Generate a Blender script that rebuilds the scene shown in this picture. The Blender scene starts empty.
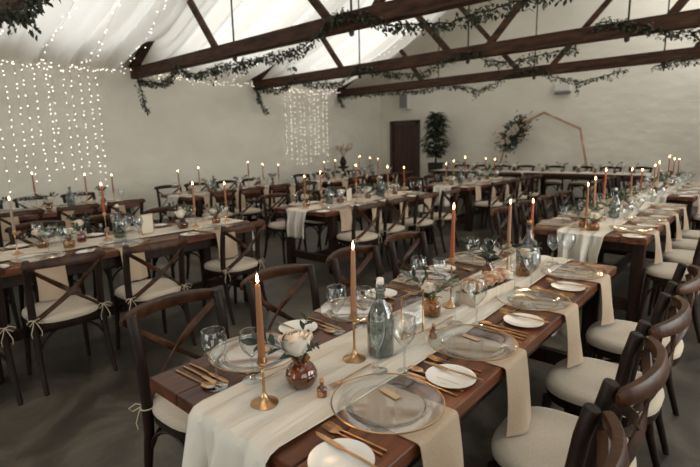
import bpy, bmesh, math, random
from mathutils import Vector, Matrix, Euler
random.seed(7)
PI = math.pi
scn = bpy.context.scene
COL = scn.collection

# ------------------------------------------------------------------ mesh builder
class MB:
    def __init__(self):
        self.v = []; self.f = []
    def add(self, vs, fs):
        n = len(self.v); self.v += [tuple(p) for p in vs]; self.f += [tuple(i + n for i in q) for q in fs]
    def box(self, c, s, rz=0.0, bev=0.0):
        hx, hy, hz = s[0] / 2, s[1] / 2, s[2] / 2
        b = min(bev, hx * .9, hy * .9, hz * .9)
        cr, sr = math.cos(rz), math.sin(rz)
        def P(x, y, z): return (c[0] + x * cr - y * sr, c[1] + x * sr + y * cr, c[2] + z)
        if b <= 0:
            vs = [P(x, y, z) for z in (-hz, hz) for y in (-hy, hy) for x in (-hx, hx)]
            self.add(vs, [(0, 2, 3, 1), (4, 5, 7, 6), (0, 1, 5, 4), (2, 6, 7, 3), (0, 4, 6, 2), (1, 3, 7, 5)])
            return
        # chamfered box: 24 verts
        bm = bmesh.new(); bmesh.ops.create_cube(bm, size=1)
        bmesh.ops.scale(bm, vec=(s[0], s[1], s[2]), verts=bm.verts)
        bmesh.ops.bevel(bm, geom=list(bm.edges), offset=b, segments=1, affect='EDGES', profile=.5)
        bm.verts.index_update()
        self.add([P(*q.co) for q in bm.verts], [[q.index for q in f.verts] for f in bm.faces]); bm.free()
    def tube(self, pts, rad, seg=8, cap=True):
        pts = [Vector(p) for p in pts]; n = len(pts)
        if not hasattr(rad, '__len__'): rad = [rad] * n
        T = []
        for i in range(n):
            a = pts[max(i - 1, 0)]; b = pts[min(i + 1, n - 1)]; d = b - a
            T.append(d.normalized() if d.length > 1e-9 else Vector((0, 0, 1)))
        up = Vector((0, 0, 1)) if abs(T[0].z) < .9 else Vector((1, 0, 0))
        N = (up - T[0] * up.dot(T[0])).normalized()
        vs = []
        for i in range(n):
            N = (N - T[i] * N.dot(T[i]))
            N = N.normalized() if N.length > 1e-6 else T[i].orthogonal().normalized()
            B = T[i].cross(N)
            for k in range(seg):
                a = 2 * PI * k / seg
                vs.append(pts[i] + (N * math.cos(a) + B * math.sin(a)) * rad[i])
        fs = [(i * seg + k, i * seg + (k + 1) % seg, (i + 1) * seg + (k + 1) % seg, (i + 1) * seg + k) for i in range(n - 1) for k in range(seg)]
        if cap: fs += [tuple(range(seg - 1, -1, -1)), tuple((n - 1) * seg + k for k in range(seg))]
        self.add(vs, fs)
    def band(self, pts, w, t, upv):
        """rectangular section along a path; w along the up vector, t across; w,t may be lists"""
        pts = [Vector(p) for p in pts]; n = len(pts)
        if not hasattr(w, '__len__'): w = [w] * n
        if not hasattr(t, '__len__'): t = [t] * n
        vs = []
        for i in range(n):
            d = (pts[min(i + 1, n - 1)] - pts[max(i - 1, 0)]).normalized()
            U = Vector(upv[i]) if hasattr(upv[0], '__len__') else Vector(upv)
            U = (U - d * U.dot(d)).normalized(); S = d.cross(U)
            c = .28
            for a, b in ((-1, -1 + c), (-1 + c, -1), (1 - c, -1), (1, -1 + c), (1, 1 - c), (1 - c, 1), (-1 + c, 1), (-1, 1 - c)):
                vs.append(pts[i] + S * (a * t[i] / 2) + U * (b * w[i] / 2))
        s = 8
        fs = [(i * s + k, i * s + (k + 1) % s, (i + 1) * s + (k + 1) % s, (i + 1) * s + k) for i in range(n - 1) for k in range(s)]
        fs += [tuple(range(s - 1, -1, -1)), tuple((n - 1) * s + k for k in range(s))]
        self.add(vs, fs)
    def lathe(self, prof, seg=20, c=(0, 0, 0), wob=None):
        vs = []; fs = []; n = len(prof)
        for i, (r, z) in enumerate(prof):
            for k in range(seg):
                a = 2 * PI * k / seg
                rr = r * (1 + (wob(a, i / max(n - 1, 1)) if wob else 0))
                vs.append((c[0] + rr * math.cos(a), c[1] + rr * math.sin(a), c[2] + z))
        for i in range(n - 1):
            for k in range(seg):
                fs.append((i * seg + k, i * seg + (k + 1) % seg, (i + 1) * seg + (k + 1) % seg, (i + 1) * seg + k))
        if prof[0][0] > 1e-5: fs.append(tuple(range(seg - 1, -1, -1)))
        if prof[-1][0] > 1e-5 and getattr(self, 'captop', True): fs.append(tuple((n - 1) * seg + k for k in range(seg)))
        self.add(vs, fs)
    def grid(self, fn, nu, nv):
        vs = [fn(i / (nu - 1), j / (nv - 1)) for i in range(nu) for j in range(nv)]
        self.add(vs, [(i * nv + j, (i + 1) * nv + j, (i + 1) * nv + j + 1, i * nv + j + 1) for i in range(nu - 1) for j in range(nv - 1)])
    def ball(self, c, r, seg=10, rings=6, sz=1.0):
        self.lathe([(max(r * math.sin(PI * i / rings), 1e-6), -r * sz * math.cos(PI * i / rings)) for i in range(rings + 1)], seg, c)
    def leaf(self, base, d, nrm, L, W, curl=.15):
        d = Vector(d).normalized(); nrm = Vector(nrm); nrm = (nrm - d * nrm.dot(d))
        nrm = nrm.normalized() if nrm.length > 1e-5 else d.orthogonal().normalized()
        s = d.cross(nrm); base = Vector(base); vs = []
        prof = ((0, .04), (.3, .8), (.55, 1), (.8, .62), (1, .02))
        for u, w in prof:
            mid = base + d * (L * u) - nrm * (curl * L * u * u)
            vs += [mid - s * (W * w / 2) + nrm * (W * w * .13), mid, mid + s * (W * w / 2) + nrm * (W * w * .13)]
        self.add(vs, [(i * 3 + k, i * 3 + k + 1, (i + 1) * 3 + k + 1, (i + 1) * 3 + k) for i in range(4) for k in range(2)])
    def mesh(self, name, mat, smooth=True, clean=False):
        me = bpy.data.meshes.new(name); me.from_pydata(self.v, [], self.f)
        bm = bmesh.new(); bm.from_mesh(me)
        if clean: bmesh.ops.remove_doubles(bm, verts=bm.verts, dist=1e-5)
        bmesh.ops.recalc_face_normals(bm, faces=bm.faces); bm.to_mesh(me); bm.free()
        me.materials.append(mat)
        if smooth:
            me.polygons.foreach_set('use_smooth', [True] * len(me.polygons))
            try: me.set_sharp_from_angle(angle=math.radians(38))
            except Exception: pass
        return me
    def build(self, name, mat, parent=None, smooth=True, clean=False):
        return link(name, self.mesh(name, mat, smooth, clean), parent)

def link(name, me, parent=None, loc=None, rz=None):
    o = bpy.data.objects.new(name, me); COL.objects.link(o)
    if parent is not None: o.parent = parent
    if loc is not None: o.location = loc
    if rz is not None: o.rotation_euler = (0, 0, rz)
    return o
def tag(o, label=None, cat=None, group=None, kind=None):
    if label: o['label'] = label
    if cat: o['category'] = cat
    if group: o['group'] = group
    if kind: o['kind'] = kind
    return o
def empty(name, loc=(0, 0, 0), rz=0.0):
    o = bpy.data.objects.new(name, None); o.empty_display_size = .1; COL.objects.link(o)
    o.location = loc; o.rotation_euler = (0, 0, rz); return o
KIDS = {}
def kids(o):
    return [c for c in COL.objects if c.parent == o] if o.name not in KIDS else KIDS[o.name]
def freeze(o):
    ch = [c for c in COL.objects if c.parent == o]; KIDS[o.name] = ch
    for c in ch: freeze(c)
def copy_tree(o, parent=None):
    c = o.copy(); COL.objects.link(c)
    if parent is not None: c.parent = parent
    for ch in KIDS.get(o.name, []): copy_tree(ch, c)
    return c
class Proto:
    """one of each kind is built; the first placement moves it, later ones copy it and its parts"""
    def __init__(self, root): self.root = root; self.used = False; freeze(root)
    def put(self, loc, rz, label, cat, group=None, tilt=None):
        o = self.root if not self.used else copy_tree(self.root)
        self.used = True
        o.location = loc; o.rotation_euler = (tilt[0] if tilt else 0, tilt[1] if tilt else 0, rz)
        return tag(o, label, cat, group)

# ------------------------------------------------------------------ materials
def newmat(name):
    m = bpy.data.materials.new(name); m.use_nodes = True; nt = m.node_tree
    for n in list(nt.nodes): nt.nodes.remove(n)
    out = nt.nodes.new('ShaderNodeOutputMaterial'); return m, nt, out
def N(nt, t, **k):
    n = nt.nodes.new(t)
    for a, b in k.items():
        if a.startswith('i_'): n.inputs[a[2:].replace('_', ' ')].default_value = b
        else: setattr(n, a, b)
    return n
def srgb(r, g, b):
    f = lambda c: (c / 255 / 12.92) if c / 255 <= .04045 else ((c / 255 + .055) / 1.055) ** 2.4
    return (f(r), f(g), f(b), 1)
def principled(nt, out, rough=.5, metal=0.0, spec=.5, sheen=0.0):
    p = nt.nodes.new('ShaderNodeBsdfPrincipled'); p.inputs['Roughness'].default_value = rough
    p.inputs['Metallic'].default_value = metal; p.inputs['Specular IOR Level'].default_value = spec
    p.inputs['Sheen Weight'].default_value = sheen
    nt.links.new(p.outputs[0], out.inputs[0]); return p
def noisy(name, c1, c2, scale=6.0, detail=5.0, rough=.5, bump=0.0, stretch=(1, 1, 1), metal=0.0, spec=.5, bscale=None, contrast=(.3, .7), coord='Object', sheen=0.0, randomize=0.0, bdist=.01):
    m, nt, out = newmat(name); p = principled(nt, out, rough, metal, spec, sheen)
    tc = N(nt, 'ShaderNodeTexCoord'); mp = N(nt, 'ShaderNodeMapping'); mp.inputs['Scale'].default_value = stretch
    nt.links.new(tc.outputs[coord], mp.inputs[0])
    if randomize:
        oi = N(nt, 'ShaderNodeObjectInfo'); mul = N(nt, 'ShaderNodeMath', operation='MULTIPLY'); mul.inputs[1].default_value = 13.0
        nt.links.new(oi.outputs['Random'], mul.inputs[0]); nt.links.new(mul.outputs[0], mp.inputs['Location'])
    no = N(nt, 'ShaderNodeTexNoise'); no.inputs['Scale'].default_value = scale; no.inputs['Detail'].default_value = detail
    nt.links.new(mp.outputs[0], no.inputs[0])
    cr = N(nt, 'ShaderNodeValToRGB'); cr.color_ramp.elements[0].position = contrast[0]; cr.color_ramp.elements[1].position = contrast[1]
    cr.color_ramp.elements[0].color = c1; cr.color_ramp.elements[1].color = c2
    nt.links.new(no.outputs[0], cr.inputs[0])
    col = cr.outputs[0]
    if randomize:
        hs = N(nt, 'ShaderNodeHueSaturation'); mr = N(nt, 'ShaderNodeMapRange'); mr.inputs[3].default_value = 1 - randomize; mr.inputs[4].default_value = 1 + randomize
        nt.links.new(oi.outputs['Random'], mr.inputs[0]); nt.links.new(mr.outputs[0], hs.inputs['Value']); nt.links.new(col, hs.inputs['Color']); col = hs.outputs[0]
    nt.links.new(col, p.inputs['Base Color'])
    if bump:
        n2 = N(nt, 'ShaderNodeTexNoise'); n2.inputs['Scale'].default_value = bscale or scale * 3; n2.inputs['Detail'].default_value = 6
        nt.links.new(mp.outputs[0], n2.inputs[0]); b = N(nt, 'ShaderNodeBump'); b.inputs['Strength'].default_value = bump; b.inputs['Distance'].default_value = bdist
        nt.links.new(n2.outputs[0], b.inputs['Height']); nt.links.new(b.outputs[0], p.inputs['Normal'])
    return m
def solid(name, c, rough=.5, metal=0.0, spec=.5, emit=None, strength=0.0):
    m, nt, out = newmat(name); p = principled(nt, out, rough, metal, spec); p.inputs['Base Color'].default_value = c
    if emit: p.inputs['Emission Color'].default_value = emit; p.inputs['Emission Strength'].default_value = strength
    return m
def thin_glass(name, tint=(.95, .97, .97, 1), ior=1.45, gl=1.0, milk=0.0, rough=.02):
    """clear thin-walled glass: straight-through transmission tinted, plus Fresnel reflection"""
    m, nt, out = newmat(name)
    tr = N(nt, 'ShaderNodeBsdfTransparent'); tr.inputs[0].default_value = tint
    gs = N(nt, 'ShaderNodeBsdfGlossy'); gs.inputs[0].default_value = (gl, gl, gl, 1); gs.inputs['Roughness'].default_value = rough
    lw = N(nt, 'ShaderNodeLayerWeight'); lw.inputs[0].default_value = .5
    pw = N(nt, 'ShaderNodeMath', operation='POWER'); pw.inputs[1].default_value = 2.6; nt.links.new(lw.outputs['Facing'], pw.inputs[0])
    f0 = 1.7 * ((ior - 1) / (ior + 1)) ** 2
    fr = N(nt, 'ShaderNodeMath', operation='MULTIPLY_ADD'); fr.inputs[1].default_value = .9; fr.inputs[2].default_value = f0; nt.links.new(pw.outputs[0], fr.inputs[0])
    ec = N(nt, 'ShaderNodeMix', data_type='RGBA'); p2 = N(nt, 'ShaderNodeMath', operation='POWER'); p2.inputs[1].default_value = 2.0; nt.links.new(lw.outputs['Facing'], p2.inputs[0])
    nt.links.new(p2.outputs[0], ec.inputs[0]); ec.inputs[6].default_value = tint; ec.inputs[7].default_value = tuple(c * .55 for c in tint[:3]) + (1,); nt.links.new(ec.outputs[2], tr.inputs[0])
    mx = N(nt, 'ShaderNodeMixShader'); nt.links.new(fr.outputs[0], mx.inputs[0]); nt.links.new(tr.outputs[0], mx.inputs[1]); nt.links.new(gs.outputs[0], mx.inputs[2])
    last = mx.outputs[0]
    if milk:
        df = N(nt, 'ShaderNodeBsdfDiffuse'); df.inputs[0].default_value = (.8, .8, .78, 1)
        m2 = N(nt, 'ShaderNodeMixShader'); m2.inputs[0].default_value = milk
        nt.links.new(last, m2.inputs[1]); nt.links.new(df.outputs[0], m2.inputs[2]); last = m2.outputs[0]
    nt.links.new(last, out.inputs[0]); return m
def emitter(name, c, s):
    m, nt, out = newmat(name); e = N(nt, 'ShaderNodeEmission'); e.inputs[0].default_value = c; e.inputs[1].default_value = s
    nt.links.new(e.outputs[0], out.inputs[0])
    try: m.cycles.emission_sampling = 'NONE'
    except Exception: pass
    return m
def fabric(name, c, trans=.4, rough=.9, bump=.15, bscale=180, crease=0):
    m, nt, out = newmat(name)
    df = N(nt, 'ShaderNodeBsdfDiffuse'); df.inputs[0].default_value = c
    tl = N(nt, 'ShaderNodeBsdfTranslucent'); tl.inputs[0].default_value = c
    mx = N(nt, 'ShaderNodeMixShader'); mx.inputs[0].default_value = trans
    if bump:
        tc = N(nt, 'ShaderNodeTexCoord'); no = N(nt, 'ShaderNodeTexNoise'); no.inputs['Scale'].default_value = bscale
        b = N(nt, 'ShaderNodeBump'); b.inputs['Strength'].default_value = bump; b.inputs['Distance'].default_value = .002
        nt.links.new(tc.outputs['Object'], no.inputs[0]); nt.links.new(no.outputs[0], b.inputs['Height']); nt.links.new(b.outputs[0], df.inputs['Normal'])
        if crease:
            mp = N(nt, 'ShaderNodeMapping'); mp.inputs['Scale'].default_value = (22, 1.6, 2); nt.links.new(tc.outputs['Object'], mp.inputs[0])
            n2 = N(nt, 'ShaderNodeTexNoise'); n2.inputs['Scale'].default_value = 1; n2.inputs['Detail'].default_value = 4; n2.inputs['Distortion'].default_value = .6; nt.links.new(mp.outputs[0], n2.inputs[0])
            b2 = N(nt, 'ShaderNodeBump'); b2.inputs['Strength'].default_value = crease; b2.inputs['Distance'].default_value = .03; nt.links.new(n2.outputs[0], b2.inputs['Height']); nt.links.new(b2.outputs[0], b.inputs['Normal'])
    nt.links.new(df.outputs[0], mx.inputs[1]); nt.links.new(tl.outputs[0], mx.inputs[2]); nt.links.new(mx.outputs[0], out.inputs[0]); return m
def plank_wood(name, c1, c2, c3, rough=.4):
    """long grain along Y with each plank (0.15 wide in X) in its own tone"""
    m, nt, out = newmat(name); p = principled(nt, out, rough, 0, .4)
    tc = N(nt, 'ShaderNodeTexCoord'); sx = N(nt, 'ShaderNodeSeparateXYZ'); nt.links.new(tc.outputs['Object'], sx.inputs[0])
    dv = N(nt, 'ShaderNodeMath', operation='DIVIDE'); dv.inputs[1].default_value = .181; fl = N(nt, 'ShaderNodeMath', operation='FLOOR')
    ad = N(nt, 'ShaderNodeMath', operation='ADD'); ad.inputs[1].default_value = .5
    nt.links.new(sx.outputs[0], dv.inputs[0]); nt.links.new(dv.outputs[0], ad.inputs[0]); nt.links.new(ad.outputs[0], fl.inputs[0])
    wn = N(nt, 'ShaderNodeTexWhiteNoise', noise_dimensions='1D'); nt.links.new(fl.outputs[0], wn.inputs['W'])
    mp = N(nt, 'ShaderNodeMapping'); mp.inputs['Scale'].default_value = (26, 1.6, 26); nt.links.new(tc.outputs['Object'], mp.inputs[0])
    cm = N(nt, 'ShaderNodeCombineXYZ'); nt.links.new(wn.outputs[0], cm.inputs[1]); m3 = N(nt, 'ShaderNodeVectorMath', operation='SCALE'); m3.inputs['Scale'].default_value = 9
    nt.links.new(cm.outputs[0], m3.inputs[0]); nt.links.new(m3.outputs[0], mp.inputs['Location'])
    no = N(nt, 'ShaderNodeTexNoise'); no.inputs['Scale'].default_value = 1.0; no.inputs['Detail'].default_value = 7; no.inputs['Distortion'].default_value = .8
    nt.links.new(mp.outputs[0], no.inputs[0])
    cr = N(nt, 'ShaderNodeValToRGB'); e = cr.color_ramp.elements; e[0].position = .3; e[0].color = c1; e[1].position = .72; e[1].color = c3; q = e.new(.5); q.color = c2
    nt.links.new(no.outputs[0], cr.inputs[0])
    hs = N(nt, 'ShaderNodeHueSaturation'); mr = N(nt, 'ShaderNodeMapRange'); mr.inputs[3].default_value = .75; mr.inputs[4].default_value = 1.25
    nt.links.new(wn.outputs[0], mr.inputs[0]); nt.links.new(mr.outputs[0], hs.inputs['Value']); nt.links.new(cr.outputs[0], hs.inputs['Color'])
    nt.links.new(hs.outputs[0], p.inputs['Base Color'])
    b = N(nt, 'ShaderNodeBump'); b.inputs['Strength'].default_value = .12; b.inputs['Distance'].default_value = .003
    nt.links.new(no.outputs[0], b.inputs['Height']); nt.links.new(b.outputs[0], p.inputs['Normal'])
    return m

M = {}
M['table'] = plank_wood('table_walnut', srgb(40, 18, 8), srgb(84, 43, 23), srgb(118, 66, 39), .36)
M['tableleg'] = noisy('table_leg_wood', srgb(24, 13, 7), srgb(50, 29, 17), 5, 6, .55, .15, (6, 6, 1), spec=.25)
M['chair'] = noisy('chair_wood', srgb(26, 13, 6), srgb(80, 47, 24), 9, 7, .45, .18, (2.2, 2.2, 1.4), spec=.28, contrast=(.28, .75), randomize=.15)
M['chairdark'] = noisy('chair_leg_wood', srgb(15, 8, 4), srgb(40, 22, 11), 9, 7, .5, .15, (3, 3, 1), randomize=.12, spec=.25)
M['cushion'] = noisy('cushion_linen', srgb(178, 163, 143), srgb(188, 174, 154), 130, 3, .9, .2, bscale=500, sheen=.15, bdist=.001)
M['cord'] = solid('cushion_cord', srgb(190, 175, 150), .8)
M['runner'] = fabric('runner_muslin', srgb(218, 211, 198), .18, bump=.3, crease=.6)
M['napkin'] = noisy('napkin_linen', srgb(172, 148, 122), srgb(182, 159, 134), 160, 3, .85, .15, bscale=600, sheen=.2, bdist=.001)
M['glass'] = thin_glass('clear_glass', (.93, .95, .95, 1), 1.5, 1.0)
M['charger'] = thin_glass('charger_glass', (.95, .96, .95, 1), 1.45, 1.0, .03, .08)
M['bottleglass'] = thin_glass('bottle_glass', (.47, .51, .49, 1), 1.5, 1.0, .02)
M['amber'] = thin_glass('amber_glass', (.52, .24, .07, 1), 1.5, 1.0, .0)
M['honey'] = thin_glass('honey_glass', (.70, .40, .14, 1), 1.5, 1.0, .0)
M['gold'] = noisy('brushed_gold', srgb(178, 138, 98), srgb(204, 168, 128), 20, 3, .3, 0, metal=1.0)
M['goldrim'] = solid('gold_rim', srgb(196, 160, 116), .3, 1.0)
M['plate'] = solid('white_china', srgb(222, 218, 210), .22, 0, .5)
M['card'] = solid('card_paper', srgb(208, 196, 176), .8)
M['kraft'] = solid('kraft_tag', srgb(176, 150, 120), .8)
M['wax_terracotta'] = solid('terracotta_wax', srgb(138, 62, 24), .55)
M['wax_tan'] = solid('tan_wax', srgb(134, 86, 50), .55)
M['wax_blush'] = solid('blush_wax', srgb(142, 100, 72), .55)
M['wax_taupe'] = solid('taupe_wax', srgb(134, 116, 98), .55)
M['flame'] = emitter('candle_flame', (1, .62, .25, 1), 26)
M['wick'] = solid('wick', srgb(30, 22, 18), .9)
M['petal_white'] = noisy('rose_petal', srgb(218, 202, 182), srgb(232, 222, 206), 20, 3, .7, sheen=.3)
M['petal_peach'] = noisy('peach_petal', srgb(186, 136, 100), srgb(204, 166, 134), 20, 3, .7, sheen=.3)
M['leaf'] = noisy('leaf_green', srgb(38, 50, 32), srgb(74, 86, 58), 14, 4, .5, randomize=.2)
M['leafdark'] = noisy('leaf_dark', srgb(22, 30, 20), srgb(48, 56, 38), 14, 4, .5, randomize=.2)
M['ivy'] = noisy('ivy_green', srgb(24, 30, 18), srgb(62, 66, 42), 9, 4, .55)
M['dried'] = noisy('dried_pampas', srgb(150, 112, 82), srgb(200, 168, 136), 18, 4, .9)
M['beam'] = noisy('beam_timber', srgb(30, 17, 11), srgb(80, 53, 36), 5, 8, .62, .4, (.6, 3, 3), bscale=12, spec=.2)
M['iron'] = solid('iron_rod', srgb(52, 48, 44), .5, .6)
M['archwood'] = noisy('arch_wood', srgb(152, 122, 98), srgb(192, 160, 132), 6, 5, .6, .1)
M['door'] = noisy('door_wood', srgb(50, 28, 20), srgb(78, 46, 34), 4, 6, .5, .2, (6, 6, .6))
M['doorframe'] = solid('door_frame_paint', srgb(62, 48, 38), .6)
M['black'] = solid('black_paint', srgb(26, 25, 25), .55)
M['grey'] = solid('grey_case', srgb(120, 118, 114), .6)
M['white'] = solid('white_case', srgb(206, 202, 194), .5)
M['drape'] = fabric('sheer_drape', srgb(240, 237, 230), .5, bump=0)
M['bulb'] = emitter('fairy_bulb', (1, .9, .8, 1), 4)
M['wire'] = solid('fairy_wire', srgb(150, 140, 124), .6)
M['trough'] = noisy('whitewashed_box', srgb(176, 158, 136), srgb(206, 192, 172), 12, 5, .7, .2, (1, 5, 1))
M['water'] = thin_glass('water', (.82, .88, .88, 1), 1.33, 1.0)
M['cork'] = noisy('cork', srgb(150, 106, 70), srgb(186, 140, 98), 60, 3, .9)
M['bread'] = solid('amber_filling', srgb(120, 60, 20), .4)

def wall_mat(name, c1, c2):
    """lime-washed rubble stone: broad soft courses in the bump, faint mottling in the colour"""
    m, nt, out = newmat(name); p = principled(nt, out, .85, 0, .25)
    tc = N(nt, 'ShaderNodeTexCoord'); mp = N(nt, 'ShaderNodeMapping'); mp.inputs['Scale'].default_value = (1, 1, 1.7)
    nt.links.new(tc.outputs['Object'], mp.inputs[0])
    n1 = N(nt, 'ShaderNodeTexNoise'); n1.inputs['Scale'].default_value = 1.1; n1.inputs['Detail'].default_value = 6; nt.links.new(mp.outputs[0], n1.inputs[0])
    cr = N(nt, 'ShaderNodeValToRGB'); cr.color_ramp.elements[0].color = c1; cr.color_ramp.elements[1].color = c2; cr.color_ramp.elements[0].position = .3; cr.color_ramp.elements[1].position = .7
    nt.links.new(n1.outputs[0], cr.inputs[0]); nt.links.new(cr.outputs[0], p.inputs['Base Color'])
    vo = N(nt, 'ShaderNodeTexVoronoi', feature='SMOOTH_F1'); vo.inputs['Scale'].default_value = 3.2; vo.inputs['Smoothness'].default_value = .8; nt.links.new(mp.outputs[0], vo.inputs[0])
    n2 = N(nt, 'ShaderNodeTexNoise'); n2.inputs['Scale'].default_value = 14; n2.inputs['Detail'].default_value = 5; nt.links.new(mp.outputs[0], n2.inputs[0])
    ad = N(nt, 'ShaderNodeMath', operation='MULTIPLY_ADD'); ad.inputs[1].default_value = .35
    nt.links.new(n2.outputs[0], ad.inputs[0]); nt.links.new(vo.outputs[0], ad.inputs[2])
    b = N(nt, 'ShaderNodeBump'); b.inputs['Strength'].default_value = .4; b.inputs['Distance'].default_value = .03
    nt.links.new(ad.outputs[0], b.inputs['Height']); nt.links.new(b.outputs[0], p.inputs['Normal']); return m
M['wall'] = wall_mat('limewashed_wall', srgb(214, 207, 192), srgb(224, 218, 204))
def floor_mat():
    m, nt, out = newmat('polished_concrete'); p = principled(nt, out, .4, 0, .4)
    tc = N(nt, 'ShaderNodeTexCoord')
    n1 = N(nt, 'ShaderNodeTexNoise'); n1.inputs['Scale'].default_value = 1.5; n1.inputs['Detail'].default_value = 9; n1.inputs['Roughness'].default_value = .65; n1.inputs['Distortion'].default_value = 1.2
    nt.links.new(tc.outputs['Object'], n1.inputs[0])
    cr = N(nt, 'ShaderNodeValToRGB'); e = cr.color_ramp.elements; e[0].position = .32; e[0].color = srgb(38, 34, 28); e[1].position = .70; e[1].color = srgb(102, 94, 82); q = e.new(.5); q.color = srgb(64, 58, 49)
    nt.links.new(n1.outputs[0], cr.inputs[0]); nt.links.new(cr.outputs[0], p.inputs['Base Color'])
    mr = N(nt, 'ShaderNodeMapRange'); mr.inputs[3].default_value = .28; mr.inputs[4].default_value = .55; nt.links.new(n1.outputs[0], mr.inputs[0]); nt.links.new(mr.outputs[0], p.inputs['Roughness'])
    return m
M['floor'] = floor_mat()

# ------------------------------------------------------------------ the room
XW, XR, YB, YF = -9.8, 1.8, 12.95, -3.2          # left wall, right wall, back wall, wall behind
EAVE, XC, RIDGE = 3.12, -4.0, 6.45
def struct(mb, name, mat, smooth=False): return tag(mb.build(name, mat, None, smooth), kind='structure')
b = MB(); b.box((XC, (YB + YF) / 2, -.1), (XR - XW + .6, YB - YF + .6, .2)); struct(b, 'floor', M['floor'])
b = MB(); b.box((XW - .15, (YB + YF) / 2, EAVE / 2), (.3, YB - YF + .6, EAVE)); struct(b, 'wall_left', M['wall'])
def gable(y0, y1):
    p = [(XW - .3, 0), (XR + .3, 0), (XR + .3, EAVE), (XC, RIDGE + .15), (XW - .3, EAVE)]
    b = MB(); b.add([(x, y0, z) for x, z in p] + [(x, y1, z) for x, z in p], [(0, 1, 2, 3, 4), (9, 8, 7, 6, 5)] + [(i, i + 5, (i + 1) % 5 + 5, (i + 1) % 5) for i in range(5)]); return b
struct(gable(YB, YB + .3), 'wall_back', M['wall'])
# behind the camera: a gable wall; windows here and in the right wall are added for light
def wall_with_openings(axis, pos, a0, a1, h, holes, name):
    b = MB(); cuts = sorted(holes)
    def bx(u0, u1, z0, z1):
        if u1 - u0 < 1e-3 or z1 - z0 < 1e-3: return
        if axis == 'x': b.box((pos, (u0 + u1) / 2, (z0 + z1) / 2), (.3, u1 - u0, z1 - z0))
        else: b.box(((u0 + u1) / 2, pos, (z0 + z1) / 2), (u1 - u0, .3, z1 - z0))
    u = a0
    for (u0, u1, z0, z1) in cuts:
        bx(u, u0, 0, h); bx(u0, u1, 0, z0); bx(u0, u1, z1, h); u = u1
    bx(u, a1, 0, h); struct(b, name, M['wall'])
RW = [(-1.6, .6, .9, 2.7), (2.2, 4.4, .9, 2.7), (6.0, 8.2, .9, 2.7)]
FW = [(-7.6, -4.9, .5, 2.8), (-3.1, -.4, .5, 2.8)]
wall_with_openings('x', XR + .15, YF - .3, YB + .3, EAVE, RW, 'wall_right')
wall_with_openings('y', YF - .15, XW - .3, XR + .3, EAVE, FW, 'wall_front')
b = MB(); b.add([(XW - .3, YF - .15, EAVE), (XR + .3, YF - .15, EAVE), (XC, YF - .15, RIDGE + .15), (XW - .3, YF - .45, EAVE), (XR + .3, YF - .45, EAVE), (XC, YF - .45, RIDGE + .15)],
              [(0, 1, 2), (5, 4, 3), (0, 3, 4, 1), (1, 4, 5, 2), (2, 5, 3, 0)]); struct(b, 'wall_front_gable', M['wall'])
wn = 1
for axis, pos, hs in (('x', XR + .15, RW), ('y', YF - .15, FW)):
    for (u0, u1, z0, z1) in hs:
        root = empty('window_%d' % wn); tag(root, kind='structure'); wn += 1  # out of view, added as an opening for a daylight lamp
        b = MB()
        def bar(ua, ub, za, zb):
            if axis == 'x': b.box((pos, (ua + ub) / 2, (za + zb) / 2), (.08, ub - ua, zb - za))
            else: b.box(((ua + ub) / 2, pos, (za + zb) / 2), (ub - ua, .08, zb - za))
        t = .06
        bar(u0, u0 + t, z0, z1); bar(u1 - t, u1, z0, z1); bar(u0, u1, z0, z0 + t); bar(u0, u1, z1 - t, z1); bar((u0 + u1) / 2 - t / 2, (u0 + u1) / 2 + t / 2, z0, z1); bar(u0, u1, (z0 + z1) / 2 - .02, (z0 + z1) / 2 + .02)
        b.build('window_frame', M['white'], root, False)
        b = MB()
        if axis == 'x': b.box((pos, (u0 + u1) / 2, (z0 + z1) / 2), (.006, u1 - u0 - .1, z1 - z0 - .1))
        else: b.box(((u0 + u1) / 2, pos, (z0 + z1) / 2), (u1 - u0 - .1, .006, z1 - z0 - .1))
        b.build('window_pane', M['glass'], root, False)
# roof with unseen openings on each slope, added to backlight the drapes
SK = [(-1.9, .6), (1.95, 4.4), (5.05, 7.5), (8.1, 10.5)]; SK5 = [(11.1, 12.6)]  # the separate last span is extra, added to brighten the back wall
sl = math.atan2(RIDGE - EAVE, XC - XW)
for side in (-1, 1):
    b = MB(); L = math.hypot(RIDGE - EAVE, XC - XW) + .35
    def rp(s, y, up=0.0):
        d = s * math.cos(sl); return (XC + side * d, y, RIDGE - s * math.sin(sl) + .16 + up)
    def slab(s0, s1, y0, y1):
        vs = [rp(s, y, u) for u in (0, .12) for s in (s0, s1) for y in (y0, y1)]
        b.add(vs, [(0, 1, 3, 2), (4, 6, 7, 5), (0, 4, 5, 1), (2, 3, 7, 6), (0, 2, 6, 4), (1, 5, 7, 3)])
    slab(0, 1.6, YF - .45, YB + .3); slab(6.0, L + .2, YF - .45, YB + .3)
    y = YF - .45
    for (y0, y1) in (SK if side < 0 else SK + SK5): slab(1.6, 6.0, y, y0); y = y1
    slab(1.6, 6.0, y, YB + .3)
    struct(b, 'ceiling', M['wall'])
# door in the back wall
dr = empty('door_1', (-8.8, YB, 0)); tag(dr, 'dark brown timber door in the white back wall', None, None, 'structure')
b = MB()
for k in range(5): b.box((-.36 + .18 * k, -.03, 1.06), (.174, .05, 2.1), 0, .006)
b.build('door_leaf', M['door'], dr, False)
b = MB(); b.box((-.5, -.05, 1.1), (.09, .12, 2.2)); b.box((.5, -.05, 1.1), (.09, .12, 2.2)); b.box((0, -.05, 2.17), (1.09, .12, .1)); b.build('door_frame', M['doorframe'], dr, False)
b = MB(); b.tube([(.36, -.05, 1.02), (.36, -.11, 1.02), (.26, -.11, 1.02)], .01); b.build('door_handle', M['iron'], dr)

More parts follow.
